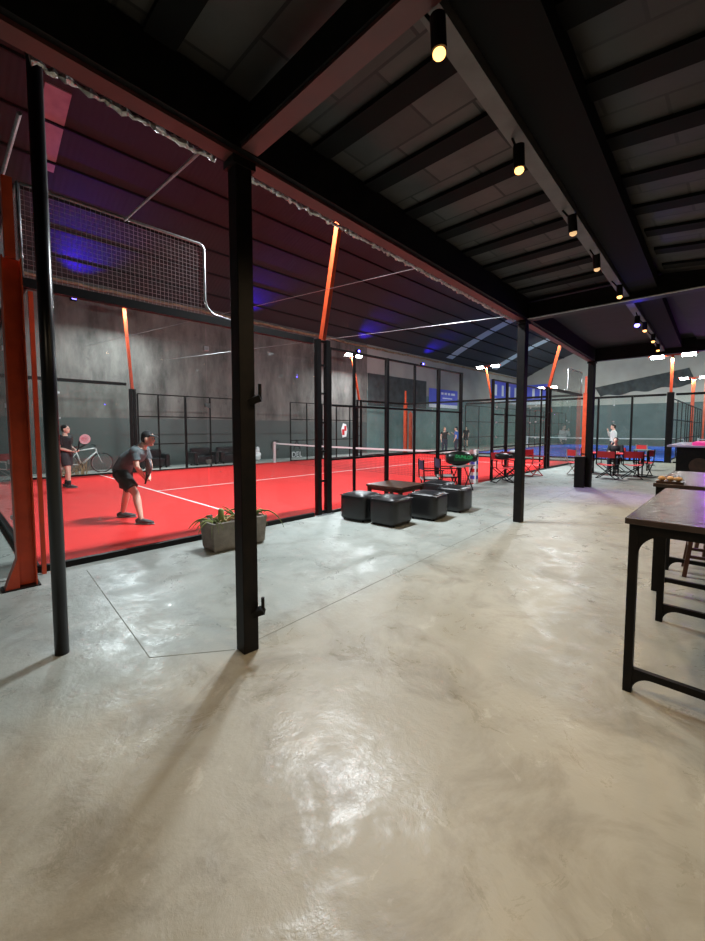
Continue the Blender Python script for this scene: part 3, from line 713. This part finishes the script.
# ---------------- poufs and low table ----------------
def make_pouf():
    t = thing('leather_pouf', '', 'stool', group='black leather cube stools')
    bm = BM(); S = .265; n = 8
    g = bmesh.ops.create_cube(bm, size=1)
    bmesh.ops.subdivide_edges(bm, edges=bm.edges[:], cuts=n, use_grid_fill=True)
    for v in bm.verts:
        x, y, z = v.co*2
        px, py, pz = x*S*(1+.035*(1-y*y)*(1-z*z*.6)), y*S*(1+.035*(1-x*x)*(1-z*z*.6)), .23+z*.21
        if z > .99: pz += .028*(1-x*x)*(1-y*y)+.01
        # round corners
        e = max(0, abs(x)-.85)/.15; f = max(0, abs(y)-.85)/.15; h = max(0, abs(z)-.85)/.15
        k = .02*(e*f+(e+f)*h*.6); px -= math.copysign(k, x); py -= math.copysign(k, y); pz -= math.copysign(.012*h*max(e, f), z)
        v.co = (px, py, pz)
    obj('cushion_body', bm, 'leather', t, smooth=True)
    bm = BM(); S2 = S-.004; tube(bm, [(-S2,-S2,.425),(S2,-S2,.425),(S2,S2,.425),(-S2,S2,.425),(-S2,-S2,.425)], .007, 6); obj('piping', bm, 'leather', t)
    for sx in (-1, 1):
        for sy in (-1, 1):
            bm = BM(); tube(bm, [(sx*.2, sy*.2, 0), (sx*.2, sy*.2, .025)], .02, 10); obj('foot', bm, 'black_steel', t)
    return t
P0 = make_pouf()
PF = [(.72, 4.42, .12, 'black leather cube stool beside the lattice post, leftmost'), (1.33, 4.50, .05, 'black leather cube stool in front, nearest the camera'),
      (1.52, 5.32, .12, 'black leather cube stool in the middle of the front row'), (1.50, 6.25, .1, 'black leather cube stool farthest right, toward the slim column'),
      (.90, 6.64, .05, 'black leather cube stool behind the low table, mostly hidden')]
for i, (x, y, r, lab) in enumerate(PF):
    if i == 0: P0.location = (x, y, 0); P0.rotation_euler.z = r; P0['label'] = lab
    else: dup(P0, (x, y, 0), r, lab)
t = thing('low_table', 'low dark wooden coffee table among the black cube stools', 'table', (.55, 5.62, 0), .05)
bm = BM(); box(bm, -.42, .42, -.42, .42, .44, .48); obj('tabletop', bm, 'darkwood', t, bevel=.006)
bm = BM()
for s in (-1, 1): box(bm, -.38, .38, s*.36-.012, s*.36+.012, .37, .44); box(bm, s*.36-.012, s*.36+.012, -.36, .36, .37, .44)
obj('apron', bm, 'darkwood', t)
for sx in (-1, 1):
    for sy in (-1, 1):
        bm = BM(); box(bm, sx*.37-.03, sx*.37+.03, sy*.37-.03, sy*.37+.03, 0, .44); obj('leg', bm, 'darkwood', t)

# ---------------- director chairs ----------------
def make_chair(fab, frame, seatm=None):
    t = thing('folding_chair', '', 'chair'); W2, D2 = .26, .2
    bm = BM(); n = 8
    for k in range(n):
        xa = -W2+2*W2*k/n; xb = -W2+2*W2*(k+1)/n; za = .45-.035*(1-(xa/W2)**2); zb = .45-.035*(1-(xb/W2)**2)
        prism(bm, [(xa, za), (xb, zb), (xb, zb+.008), (xa, za+.008)], 'y', -D2, D2)
    obj('seat', bm, seatm or fab, t)
    bm = BM()
    for k in range(n):
        xa = -W2+2*W2*k/n; xb = -W2+2*W2*(k+1)/n; ya = -.2-.03*(1-(xa/W2)**2); yb = -.2-.03*(1-(xb/W2)**2)
        prism(bm, [(xa, ya), (xb, yb), (xb, yb-.008), (xa, ya-.008)], 'z', .66, .86)
    obj('backrest', bm, fab, t)
    for s in (-1, 1):
        bm = BM(); bar(bm, (s*W2, -D2, .0+.44), (s*W2, -D2-.02, .88), .025); obj('back_post', bm, frame, t)
        bm = BM(); bar(bm, (s*W2, D2, .44), (s*W2, D2, .64), .022); obj('front_post', bm, frame, t)
        bm = BM(); box(bm, s*W2-.022, s*W2+.022, -D2-.02, D2+.04, .64, .66); obj('armrest', bm, frame, t)
        bm = BM(); box(bm, s*W2-.013, s*W2+.013, -D2, D2, .435, .46); obj('seat_rail', bm, frame, t)
        bm = BM(); box(bm, s*W2-.013, s*W2+.013, -D2, D2, 0, .025); obj('floor_rail', bm, frame, t)
    for y in (-D2+.02, D2-.02):
        for s in (-1, 1):
            bm = BM(); bar(bm, (s*W2, y+s*.012, .02), (-s*W2, y+s*.012, .44), .022); obj('cross_leg', bm, frame, t)
    return t
M['frame_pale'] = mat('pale_wood_frame', (.35,.33,.3), .5)
M['frame_red'] = mat('red_frame', (.5,.03,.03), .45)
C1 = make_chair('navy_fabric', 'black_steel', 'seat_pale'); C1.location = (.42, 7.05, 0); C1.rotation_euler.z = -.75
C1['label'] = 'folding chair with navy canvas back, left of two behind the low table'
dup(C1, (.42, 7.72, 0), -.75, 'folding chair with navy canvas back, right of two behind the low table')
C2 = make_chair('red_fabric', 'black_steel'); C2.location = (.45, 10.75, 0); C2.rotation_euler.z = -2.3
C2['label'] = 'red canvas folding chair carrying a black bag by the court fence'
dup(C2, (.48, 11.45, 0), -2.3, 'red canvas folding chair behind the black bags by the court fence')
C3 = make_chair('red_fabric', 'frame_red'); C3.location = (.45, 13.1, 0); C3.rotation_euler.z = -1.9
C3['label'] = 'red framed folding chair just right of the slim column, by the fence'
C4 = make_chair('red_fabric', 'frame_pale'); C4.location = (1.50, 14.2, 0); C4.rotation_euler.z = -.75
C4['label'] = 'red canvas folding chair with pale frame left of the third column'
dup(C2, (2.42, 14.0, 0), -.1, 'red canvas chair with black frame immediately right of the column with the bin')
dup(C2, (2.98, 14.45, 0), .3, 'rightmost red canvas chair with black frame at the red tables')
dup(C2, (1.45, 15.6, 0), -1.3, 'red canvas chair tucked at the left of the red tables, behind the pale framed one')
dup(C2, (3.1, 15.6, 0), 1.4, 'red canvas chair on the right side of the red tables, toward the bar')
dup(C2, (2.1, 16.6, 0), 3.1, 'red canvas chair on the far side of the red tables')
dup(C4, (2.45, 20.4, 0), -.6, 'solitary red canvas chair with pale frame near the blue court')
dup(C4, (-9.3, -.75, 0), -2.0, 'red chair outside the end glass at far left, seen reflected')
def red_table(x, y, label):
    t = thing('square_table', label, 'table', (x, y, 0))
    bm = BM(); box(bm, -.38, .38, -.38, .38, .71, .74); obj('tabletop', bm, 'red_fabric', t)
    for sx in (-1, 1):
        for sy in (-1, 1):
            bm = BM(); box(bm, sx*.34-.018, sx*.34+.018, sy*.34-.018, sy*.34+.018, 0, .71); obj('leg', bm, 'black_steel', t)
red_table(1.95, 15.0+.35, 'square red topped table left of its twin among the red chairs')
red_table(2.72, 15.0+.35, 'square red topped table right of its twin among the red chairs')
t = thing('tall_side_table', 'slim tall table with blue grey top beyond the red chairs', 'table', (2.72, 17.8, 0))
bm = BM(); box(bm, -.25, .25, -.25, .25, .74, .78); obj('tabletop', bm, 'tarp', t)
for sx in (-1, 1):
    for sy in (-1, 1):
        bm = BM(); box(bm, sx*.2-.02, sx*.2+.02, sy*.2-.02, sy*.2+.02, 0, .74); obj('leg', bm, 'black_steel', t)
# bag table + racket bag
t = thing('folding_table', 'small folding table under the green and black racket bag', 'table', (.38, 8.5, 0), PI/2)
bm = BM(); box(bm, -.32, .32, -.22, .22, .62, .645); obj('tabletop', bm, 'seat_pale', t)
for s in (-1, 1):
    for q in (-1, 1):
        bm = BM(); bar(bm, (s*.26, q*.2, .0), (-s*.2, q*.2, .62), .02); obj('cross_leg', bm, 'black_steel', t)
def bag(x, y, z, L_, w_, h_, rz, m, label, txt=None):
    t = thing('racket_bag' if txt else 'sports_bag', label, 'bag', (x, y, z), rz)
    bm = BM(); pts = []; rr = []
    for k in range(13):
        q = k/12; s = math.sin(PI*min(1, q*1.1+.06))**.35 if q < .9 else .62*(1-(q-.9)*3)
        pts.append((-L_/2+L_*q, 0, h_/2)); rr.append((h_/2*s, w_/2*s))
    tube(bm, pts, rr, 18, side=(0,0,1)); obj('body', bm, m, t, smooth=True)
    bm = BM(); tube(bm, [(-.12,0,h_*.97),(-.1,0,h_*1.12),(.1,0,h_*1.12),(.12,0,h_*.97)], .01, 6); obj('handle', bm, 'bag_black', t)
    if txt:
        bm = BM(); box(bm, -L_*.3, L_*.3, -w_/2-.004, -w_/2+.02, h_*.35, h_*.75); pn = obj('side_panel', bm, 'green', t)
        text(txt, 'green_text', h_*.3, (-L_*.27, -w_/2-.006, h_*.58), (PI/2, .12, 0), 'lettering', pn, .002)
    return t
bag(.38, 8.5, .646, .78, .30, .36, .85, 'bag_black', 'green and black racket bag lying on the small folding table', 'DUNLOP')
bag(.47, 10.8, .66, .5, .24, .2, .8, 'bag_black', 'black sports bag resting on the red chair arms by the fence')
bag(.50, 11.42, .66, .42, .24, .18, .8, 'bag_black', 'smaller black bag with white towel farther along the fence chairs')
bm = BM(); ell(bm, (.5, 11.42, .88), (.13,.15,.05)); tag(obj('folded_towel', bm, 'white', smooth=True), 'white towel lying on the smaller black bag', 'towel')
# bin
t = thing('waste_bin', 'tall black waste bin at the foot of the third column', 'bin', (2.34, 11.28, 0), .2)
bm = BM(); box(bm, -.12, .12, -.12, .12, 0, .80); obj('body', bm, 'black_steel', t, smooth=False, bevel=.01)
bm = BM(); box(bm, -.13, .13, -.13, .13, .80, .83); obj('rim', bm, 'black_gloss', t)

# ---------------- high tables ----------------
def arch(bm, x, z, sx, sz, r, y0, y1):
    """concave quarter gusset with corner at (x,z)"""
    p = [(x, z)]
    for k in range(9):
        a = PI/2*k/8; p.append((x+sx*(r-r*math.sin(a)), z+sz*(r-r*math.cos(a))))
    prism(bm, p, 'y', y0, y1)
def high_table(x, y, L_, W_, label, far, h=1.055):
    t = thing('high_bar_table', label, 'table', (x, y, 0), 0.0)
    bm = BM(); box(bm, -.02, W_, -.02, L_, h-.035, h); obj('tabletop', bm, TOP, t, bevel=.004)
    bm = BM()
    for yy in (0, L_-.045): box(bm, 0, W_-.02, yy, yy+.045, h-.09, h-.035)
    for xx in (0, W_-.065): box(bm, xx, xx+.045, .045, L_-.045, h-.09, h-.035)
    obj('apron', bm, 'black_steel', t)
    for yy in (0, far):
        for i, xx in enumerate((0, W_-.065)):
            s = 1 if i == 0 else -1; e = xx+.045 if i == 0 else xx
            bm = BM(); box(bm, xx, xx+.045, yy, yy+.045, 0, h-.09); arch(bm, e, h-.09, s, -1, .13, yy+.006, yy+.039)
            arch(bm, e, .16, s, 1, .0001, yy, yy+.04); arch(bm, e, .11, s, -1, .10, yy+.006, yy+.039); obj('leg', bm, 'black_steel', t)
        bm = BM(); box(bm, .045, W_-.065, yy+.006, yy+.039, .11, .15); obj('foot_rail', bm, 'black_steel', t)
    return t
def top_mat():
    m = mat('dark_plank_top', (.03,.02,.018), .26, 0, (.06,.04,.035), 6, .3, 14); return m
TOP = top_mat()
high_table(5.03, 2.13, 1.64, .75, 'nearest high black bar table at the right edge', 1.23)
high_table(4.90, 4.10, 1.55, .75, 'second high black bar table, behind the nearest one', .82)
bm = BM(); box(bm, 4.90, 5.10, 4.12, 4.26, 1.056, 1.075); 
b_ = tag(obj('serving_tray', bm, 'darkwood'), 'small dark tray holding crusty rolls on the second high table', 'tray')
for i, (dx, dy, lab) in enumerate([(.035,.05,'golden crusty roll at the left of the small tray'),(.10,.07,'golden crusty roll in the middle of the small tray'),(.16,.06,'paler crusty roll at the right of the small tray')]):
    bm = BM(); ell(bm, (4.90+dx, 4.12+dy, 1.098), (.032,.04,.023)); tag(obj('bread_roll', bm, 'food', smooth=True), lab, 'bread', 'rolls on the small tray')
def stool(x, y, rz, label):
    t = thing('bar_stool', label, 'stool', (x, y, 0), rz)
    bm = BM(); box(bm, -.17, .17, -.17, .17, .72, .76); obj('seat', bm, 'stoolwood', t, bevel=.01)
    for sx in (-1, 1):
        for sy in (-1, 1):
            bm = BM(); bar(bm, (sx*.21, sy*.21, 0), (sx*.13, sy*.13, .72), .038); obj('leg', bm, 'stoolwood', t)
    for s in (-1, 1):
        bm = BM(); bar(bm, (-.185, s*.185, .22), (.185, s*.185, .22), .03); obj('rung', bm, 'stoolwood', t)
        bm = BM(); bar(bm, (s*.175, -.175, .32), (s*.175, .175, .32), .03); obj('rung', bm, 'stoolwood', t)
    return t
stool(5.28, 5.02, .1, 'brown wooden bar stool under the second high table')
stool(5.35, 5.95, .25, 'brown wooden bar stool just beyond the second high table')

# bar counter
t = thing('bar_counter', 'black bar counter with pale glossy top at the right edge', 'counter', (4.0, 13.6, 0))
bm = BM(); box(bm, .12, 1.8, .1, 3.4, 0, 1.06); obj('body', bm, 'black_steel', t)
bm = BM(); box(bm, -.08, 1.9, -.05, 3.5, 1.06, 1.11); obj('countertop', bm, mat('pale_counter', (.55,.5,.6), .2), t, bevel=.005)
bm = BM(); tube(bm, [(.62,.1,.55),(.62,.09,.55)], .22, 24, side=(1,0,0)); obj('round_emblem', bm, 'darkwood', t)
bm = BM(); box(bm, 1.0, 1.75, .06, .1, .2, .95); obj('front_panel', bm, mat('violet_panel', (.3,.12,.6), .3), t)
bm = BM(); box(bm, 4.45, 4.9, 13.7, 15.2, 1.111, 1.2); tag(obj('bar_tray', bm, 'pink', bevel=.02), 'pink tray on top of the bar counter, pink light put in as a glow', 'tray')
t = thing('led_par_lamp', 'violet led lamp hanging over the bar counter', 'lamp', (4.9, 13.2, 2.56))
bm = BM(); tube(bm, [(0,0,.02),(0,0,.2)], .08, 14); obj('housing', bm, 'black_steel', t)
bm = BM(); tube(bm, [(0,0,.2),(0,0,5.9)], .008, 6); obj('hanging_rod', bm, 'black_steel', t)

# ---------------- track spotlights ----------------
LL = ['large glowing spotlight at the top centre, nearest the camera','second glowing warm spotlight along the ceiling beam','third spotlight along the beam, turned away and dim',
      'fourth spotlight along the beam, turned away and dim','fifth warm spotlight, just before the blue lamp','warm spotlight right after the blue lamp','next to last warm spotlight along the beam','last small warm spotlight along the beam']
for i, (x, y, e, tg) in enumerate(LAMPS):
    t = thing('track_spotlight', LL[i], 'spotlight', (x, y, 3.2), 0, 'spotlights along the ceiling beam')
    d = (Vector((tg[0], tg[1], 0))-Vector((x, y, 3.2))).normalized()
    q = d.to_track_quat('-Z', 'Y')
    tilt = .35 if e < 5 else .12
    up = Vector((0, math.sin(tilt)*(-1), math.cos(tilt)))
    ux = Vector((tx(y)-x, 0, 0)) if False else Vector((0,0,0))
    bm = BM(); tube(bm, [tuple(up*.0), tuple(up*.13)], .034, 16, caps=True); obj('housing', bm, 'black_steel', t, smooth=False)
    bm = BM(); tube(bm, [tuple(up*.08), (tx(y)-x-.02, 0, .2)], .008, 8); obj('bracket', bm, 'black_steel', t)
    bm = BM(); ell(bm, tuple(up*-.012), (.028,.028,.022)); obj('bulb', bm, 'bulb_dim' if e < 5 else 'bulb_warm', t, smooth=True)
for i, (x, y) in enumerate(BARFILL):
    t = thing('track_spotlight', 'unseen spotlight added over the bar tables as a warm fill', 'spotlight', (x, y, 3.2), 0, 'fill spotlights added over the bar tables')
    zc = 3.62-.1304*(x-4.6)-.005 if x > 4.6 else 3.40
    bm = BM(); tube(bm, [(0,0,-.04), (0,0,zc-3.2)], .034, 14); obj('housing', bm, 'black_steel', t)
    bm = BM(); tube(bm, [(0,0,-.045), (0,0,-.041)], .028, 14); obj('bulb', bm, 'bulb_warm', t)
t = thing('blue_spotlight', 'blue glowing lamp under the ceiling among the warm spotlights', 'spotlight', (4.22, 6.9, 3.16))
bm = BM(); tube(bm, [(0,0,.02),(0,0,.14)], .036, 14); obj('housing', bm, 'black_steel', t)
bm = BM(); tube(bm, [(0,0,.14),(-.02,0,.2)], .008, 8); obj('bracket', bm, 'black_steel', t)
bm = BM(); ell(bm, (0,0,.0), (.036,.036,.03)); obj('bulb', bm, 'bulb_blue', t, smooth=True)

# ---------------- people ----------------
def remeshed(name, build, voxel, m, parent, smooth_it=3):
    bm = BM(); build(bm); me = bpy.data.meshes.new(name); bm.to_mesh(me); bm.free()
    o = bpy.data.objects.new(name, me); col.objects.link(o)
    md = o.modifiers.new('r', 'REMESH'); md.mode = 'VOXEL'; md.voxel_size = voxel
    sm = o.modifiers.new('s', 'SMOOTH'); sm.factor = .5; sm.iterations = smooth_it
    dg = bpy.context.evaluated_depsgraph_get(); me2 = bpy.data.meshes.new_from_object(o.evaluated_get(dg))
    bpy.data.objects.remove(o); me2.name = name; me2.materials.clear(); me2.materials.append(M[m])
    for p in me2.polygons: p.use_smooth = True
    o = bpy.data.objects.new(name, me2); col.objects.link(o); o.parent = parent
    return o
def V3(*a): return Vector(a)
def person(loc, phi, J, label, shirt, shorts, hair='hair', shoes='shoe', sleeve=.6, legcover=.75, detail=True, socks=None, capped=False, long_hair=False, s=1.0, seated=False):
    """local axes: x forward, y left, z up"""
    t = thing('person', label, 'person', loc, phi); t.scale = (s, s, s)
    vx = .0075 if detail else .014
    P = {k: Vector(v) for k, v in J.items()}
    pel, che, nk, hd = P['pelvis'], P['chest'], P['neck'], P['head']
    hdir = P['look'].normalized()
    hz = math.atan2(hdir.y, hdir.x); hp = -math.asin(hdir.z)
    E_ = Euler((0, hp, hz)); Rm = E_.to_matrix()
    def H(x, y, z): return hd+Rm @ Vector((x, y, z))
    mid = (pel+che)/2+P.get('bend', Vector((0,0,0)))
    tor = [pel+(pel-mid)*.25, pel, mid, che, che+(nk-che)*.45, nk, nk+(hd-nk)*.35]
    tr = [(.13,.09),(.155,.11),(.14,.10),(.165,.115),(.15,.10),(.058,.058),(.052,.055)]
    SIDE = tuple(P['side']) if 'side' in P else (0,1,0)
    sides = 'LR'
    def limbs(bm):
        for c in sides:
            sh, el, ha = P[c+'sh'], P[c+'el'], P[c+'ha']
            tube(bm, [sh, sh+(el-sh)*.3, el, el+(ha-el)*.3, ha], [.05,.049,.038,.040,.026], 12)
            ell(bm, sh, (.056,.056,.056))
            hp_, kn, an = P[c+'hip'], P[c+'kn'], P[c+'an']
            tube(bm, [hp_+V3(0,0,.03), hp_, hp_+(kn-hp_)*.5, kn, kn+(an-kn)*.3, kn+(an-kn)*.6, an, an-V3(0,0,.05)], [.085,.09,.075,.056,.058,.048,.035,.036], 14)
            fd = P.get(c+'ft', V3(1,0,0)).normalized()
            f0 = V3(an.x, an.y, max(.035, an.z-.06))
            tube(bm, [f0-fd*.05, f0+fd*.05, f0+fd*.16], [(.035,.03),(.04,.035),(.035,.018)], 10, side=(fd.y, -fd.x, 0))
            # hand: palm, four fingers, thumb, curled as in a light grip
            fa = (ha-el).normalized(); pn = P.get('palm', V3(0,0,-1)); 
            sd = fa.cross(V3(0,0,1)) if abs(fa.z) < .9 else V3(0, 1, 0); sd.normalize(); cu = sd.cross(fa).normalized()
            if cu.x < 0: cu = -cu
            pc = ha+fa*.045
            tube(bm, [ha-fa*.01, ha+fa*.03, ha+fa*.085], [(.024,.02),(.036,.016),(.038,.014)], 10, side=tuple(sd))
            if detail:
                for k in range(4):
                    b0 = ha+fa*.08+sd*(-.027+.018*k); ln = (.075,.085,.08,.062)[k]
                    tube(bm, [b0-fa*.02, b0+fa*ln*.3+cu*.006, b0+fa*ln*.55+cu*ln*.35, b0+fa*ln*.4+cu*ln*.75], [.0095,.009,.0085,.0075], 8)
                tube(bm, [ha+fa*.02+sd*.025, ha+fa*.045+sd*.045+cu*.015, ha+fa*.07+sd*.04+cu*.04], [.012,.011,.009], 8)
            else: ell(bm, ha+fa*.1, (.03,.03,.03))
    def head(bm):
        ell(bm, H(-.008,0,.02), (.093,.074,.10), E_); ell(bm, H(.03,0,-.04), (.06,.056,.07), E_)
        tube(bm, [H(.075,0,.02), H(.098,0,-.015), H(.09,0,-.03)], [.008,.014,.013], 8)
        ell(bm, H(.078,0,-.055), (.016,.026,.012), E_); ell(bm, H(.07,0,-.09), (.022,.024,.018), E_)
        for q in (-1, 1): ell(bm, H(-.005, q*.077, -.005), (.02,.01,.032), E_); ell(bm, H(.077, q*.03, .03), (.014,.018,.006), E_)
    def body(bm):
        tube(bm, tor, tr, 20, side=SIDE); limbs(bm); head(bm)
    remeshed('body', body, vx, 'skin', t)
    if detail:
        for q in (-1, 1):
            bm = BM(); ell(bm, H(.081, q*.031, .012), (.009,.012,.007), E_); obj('eye', bm, 'eye', t, smooth=True)
        bm = BM(); ell(bm, H(.092, 0, -.056), (.004,.022,.005), E_); obj('mouth', bm, 'lip', t, smooth=True)
    def hairb(bm):
        ell(bm, H(-.022,0,.045), (.094,.083,.090), E_)
        ell(bm, H(-.05,0,.0), (.065,.078,.075), E_)
        if long_hair: tube(bm, [H(-.06,0,.0), H(-.09,0,-.12), H(-.08,0,-.24)], [(.07,.04),(.07,.035),(.04,.02)], 12, side=SIDE)
        if capped: tube(bm, [H(.05,0,.06), H(.11,0,.055), H(.16,0,.04)], [(.07,.012),(.065,.009),(.04,.006)], 12, side=tuple(Rm @ V3(0,1,0)))
    remeshed('cap' if capped else 'hair', hairb, vx, 'cap' if capped else hair, t)
    def shirtb(bm):
        tt = [pel-(mid-pel)*.12, pel+(mid-pel)*.3, mid, che, che+(nk-che)*.45, che+(nk-che)*.8]
        tube(bm, tt, [(.178,.132),(.175,.13),(.165,.128),(.188,.138),(.175,.122),(.095,.085)], 22, side=SIDE)
        for c in sides:
            sh, el = P[c+'sh'], P[c+'el']; e2 = sh+(el-sh)*sleeve
            tube(bm, [sh+(che-sh)*.35, sh, sh+(e2-sh)*.5, e2], [.085,.075,.066,.064], 14); ell(bm, sh, (.073,.073,.073))
            if sleeve >= 1:
                ha = P[c+'ha']; tube(bm, [el, el+(ha-el)*.9], [.055,.038], 12); ell(bm, el, (.056,.056,.056))
    remeshed('shirt', shirtb, vx, shirt, t)
    def shortsb(bm):
        tube(bm, [pel+(mid-pel)*.25, pel, pel+(pel-mid)*.3], [(.17,.125),(.178,.135),(.16,.12)], 20, side=SIDE)
        for c in sides:
            hp_, kn, an = P[c+'hip'], P[c+'kn'], P[c+'an']
            if legcover <= 1:
                e2 = hp_+(kn-hp_)*legcover; tube(bm, [hp_+V3(0,0,.05), hp_, (hp_+e2)/2, e2], [.11,.118,.11,.105], 16)
            else:
                tube(bm, [hp_+V3(0,0,.05), hp_, kn, an+V3(0,0,.03)], [.11,.115,.078,.062], 16)
    remeshed('shorts' if legcover <= 1 else 'trousers', shortsb, vx, shorts, t)
    for c in sides:
        an = P[c+'an']; fd = P.get(c+'ft', V3(1,0,0)).normalized(); sd = (fd.y, -fd.x, 0)
        def shoeb(bm):
            f0 = V3(an.x, an.y, 0)
            tube(bm, [f0-fd*.085+V3(0,0,.045), f0-fd*.06+V3(0,0,.05), f0+fd*.04+V3(0,0,.045), f0+fd*.13+V3(0,0,.036), f0+fd*.20+V3(0,0,.028)],
                 [(.03,.03),(.042,.044),(.047,.042),(.05,.033),(.028,.02)], 16, side=sd)
            tube(bm, [f0-fd*.02+V3(0,0,.06), an+V3(0,0,.0)], [.046,.042], 12)
        sh_ = remeshed('shoe', shoeb, vx, shoes, t)
        if detail:
            bm = BM(); f0 = V3(an.x, an.y, 0); tube(bm, [f0-fd*.09+V3(0,0,.009), f0+fd*.05+V3(0,0,.009), f0+fd*.15+V3(0,0,.009), f0+fd*.215+V3(0,0,.009)], [(.034,.009),(.044,.009),(.05,.009),(.02,.008)], 14, side=sd)
            obj('sole', bm, 'shoe_sole', sh_, smooth=False)
        if socks:
            bm = BM(); tube(bm, [an, an+(P[c+'kn']-an)*.28], [.044,.05], 14); obj('sock', bm, socks, t, smooth=True)
    return t
def standing(**k):
    J = dict(pelvis=(0,0,.95), chest=(0,0,1.28), neck=(-.01,0,1.45), head=(.02,0,1.6), look=(1,0,0),
             Lsh=(0,.19,1.38), Lel=(-.03,.24,1.1), Lha=(.08,.24,.87), Rsh=(0,-.19,1.38), Rel=(-.03,-.24,1.1), Rha=(.08,-.24,.87),
             Lhip=(0,.09,.9), Lkn=(.02,.11,.5), Lan=(0,.12,.085), Rhip=(0,-.09,.9), Rkn=(.02,-.11,.5), Ran=(0,-.12,.085))
    J.update(k); return J
def racket(parent_loc, rot, m_face, label, name='padel_racket'):
    t = thing(name, label, 'racket', parent_loc); t.rotation_euler = rot
    bm = BM(); prism(bm, [(.37+.13*math.cos(2*PI*k/28)*1.02 - .0, .125*math.sin(2*PI*k/28)) for k in range(28)], 'y', -.018, .018)
    for v in bm.verts: pass
    obj('face', bm, m_face, t, bevel=.006)
    bm = BM(); bar(bm, (.12,0,.02), (.27,0,.085), .02, .034); bar(bm, (.12,0,-.02), (.27,0,-.085), .02, .034); obj('throat', bm, 'black_steel', t)
    bm = BM(); tube(bm, [(-.02,0,0), (.14,0,0)], .016, 12); obj('grip', bm, 'black_steel', t, smooth=True)
    bm = BM()
    for a in (-.06,-.03,0,.03,.06):
        for b in (-.06,-.03,0,.03,.06): box(bm, .37+a-.006, .37+a+.006, -.0195, .0195, b-.006, b+.006)
    obj('drill_holes', bm, 'black_gloss', t)
    return t
# crouching player
J1 = standing(pelvis=(-.19,0,.82), chest=(.05,0,1.07), neck=(.15,0,1.21), head=(.235,-.01,1.32), look=(1,-.12,-.12), bend=(-.03,0,.04),
    Lsh=(.11,.18,1.13), Lel=(.17,.20,.88), Lha=(.20,.06,.72), Rsh=(.09,-.19,1.13), Rel=(.14,-.24,.89), Rha=(.18,-.09,.72),
    Lhip=(-.19,.1,.78), Lkn=(-.20,.17,.44), Lan=(-.31,.24,.085), Rhip=(-.17,-.1,.78), Rkn=(.08,-.17,.46), Ran=(.19,-.27,.085), Rft=(1,-.2,0), Lft=(1,.1,0))
P1L = (-1.88, 1.60, .015); ph = math.radians(50); S1 = 1.05
person(P1L, ph, J1, 'person in grey shirt, black shorts and black cap crouching ready on the red court', 'shirt_grey', 'shorts_black', capped=True, sleeve=.62, s=S1)
M['racket_grey'] = mat('grey_racket', (.13,.13,.15), .35, 0, (.2,.12,.12), 8)
M['racket_pink'] = mat('pale_racket', (.65,.5,.52), .4, 0, (.75,.2,.25), 9)
def at_person(loc, phi, s, p):
    c, n = math.cos(phi), math.sin(phi)
    return (loc[0]+s*(c*p[0]-n*p[1]), loc[1]+s*(n*p[0]+c*p[1]), loc[2]+s*p[2])
racket(at_person(P1L, ph, S1, (.19,-.06,.62)), (0, math.radians(-52), ph-.95), 'racket_grey', 'dark grey padel racket held low by the crouching player')
# standing player
J2 = standing(Lel=(-.02,.24,1.12), Lha=(.2,.1,1.02), Rel=(-.04,-.24,1.1), Rha=(.2,-.1,1.0), look=(1,.05,.05), Lan=(-.1,.11,.085), Lkn=(-.02,.11,.5), Ran=(.13,-.13,.085), Rkn=(.1,-.11,.5))
ph2 = math.radians(48)
person((-7.35, 1.65, .015), ph2, J2, 'person in black shirt and charcoal shorts standing at the left holding a racket', 'shirt_black', 'shorts_grey', s=.96, sleeve=.7, socks='shirt_black')
racket(at_person((-7.35,1.65,.015), ph2, .96, (.30,-.03,1.0)), (0, math.radians(-58), ph2+.7), 'racket_pink', 'pale pink and white padel racket held by the standing player')
# distant people
person((-7.06, 21.2, 0), math.radians(200), standing(Rel=(.1,-.3,1.15), Rha=(.25,-.2,1.3)), 'person in blue shirt standing beyond the red court net', 'shirt_blue', 'denim', detail=False, legcover=1.5, s=.97)
person((-7.75, 21.0, 0), math.radians(-40), standing(Lel=(.15,.3,1.25), Lha=(.3,.2,1.3)), 'person with blond hair in a black top beside the one in blue', 'shirt_black', 'denim', hair='hair_blond', detail=False, legcover=1.5, long_hair=True, s=.95, sleeve=.3)
person((-11.2, 30.0, 0), math.radians(-90), standing(), 'person in black far away beside the blue court', 'shirt_black', 'shorts_black', detail=False)
person((1.08, 21.2, 0), math.radians(-160), standing(Rel=(.1,-.3,1.2), Rha=(.2,-.1,1.42)), 'person in white shirt standing behind the red chairs', 'shirt_white', 'denim', detail=False, legcover=1.5, s=1.03, sleeve=1)
J5 = standing(pelvis=(0,0,.55), chest=(.02,0,.88), neck=(.03,0,1.05), head=(.06,0,1.2), Lsh=(.02,.19,.98), Lel=(.1,.24,.75), Lha=(.33,.15,.78), Rsh=(.02,-.19,.98), Rel=(.1,-.24,.75), Rha=(.33,-.15,.78),
    Lhip=(.02,.1,.53), Lkn=(.42,.12,.5), Lan=(.42,.12,.085), Rhip=(.02,-.1,.53), Rkn=(.42,-.12,.5), Ran=(.42,-.12,.085))
person((2.1, 16.62, -.01), math.radians(-90), J5, 'person in black seated at the red tables', 'shirt_black', 'denim', detail=False, legcover=1.5, sleeve=1, s=.95)
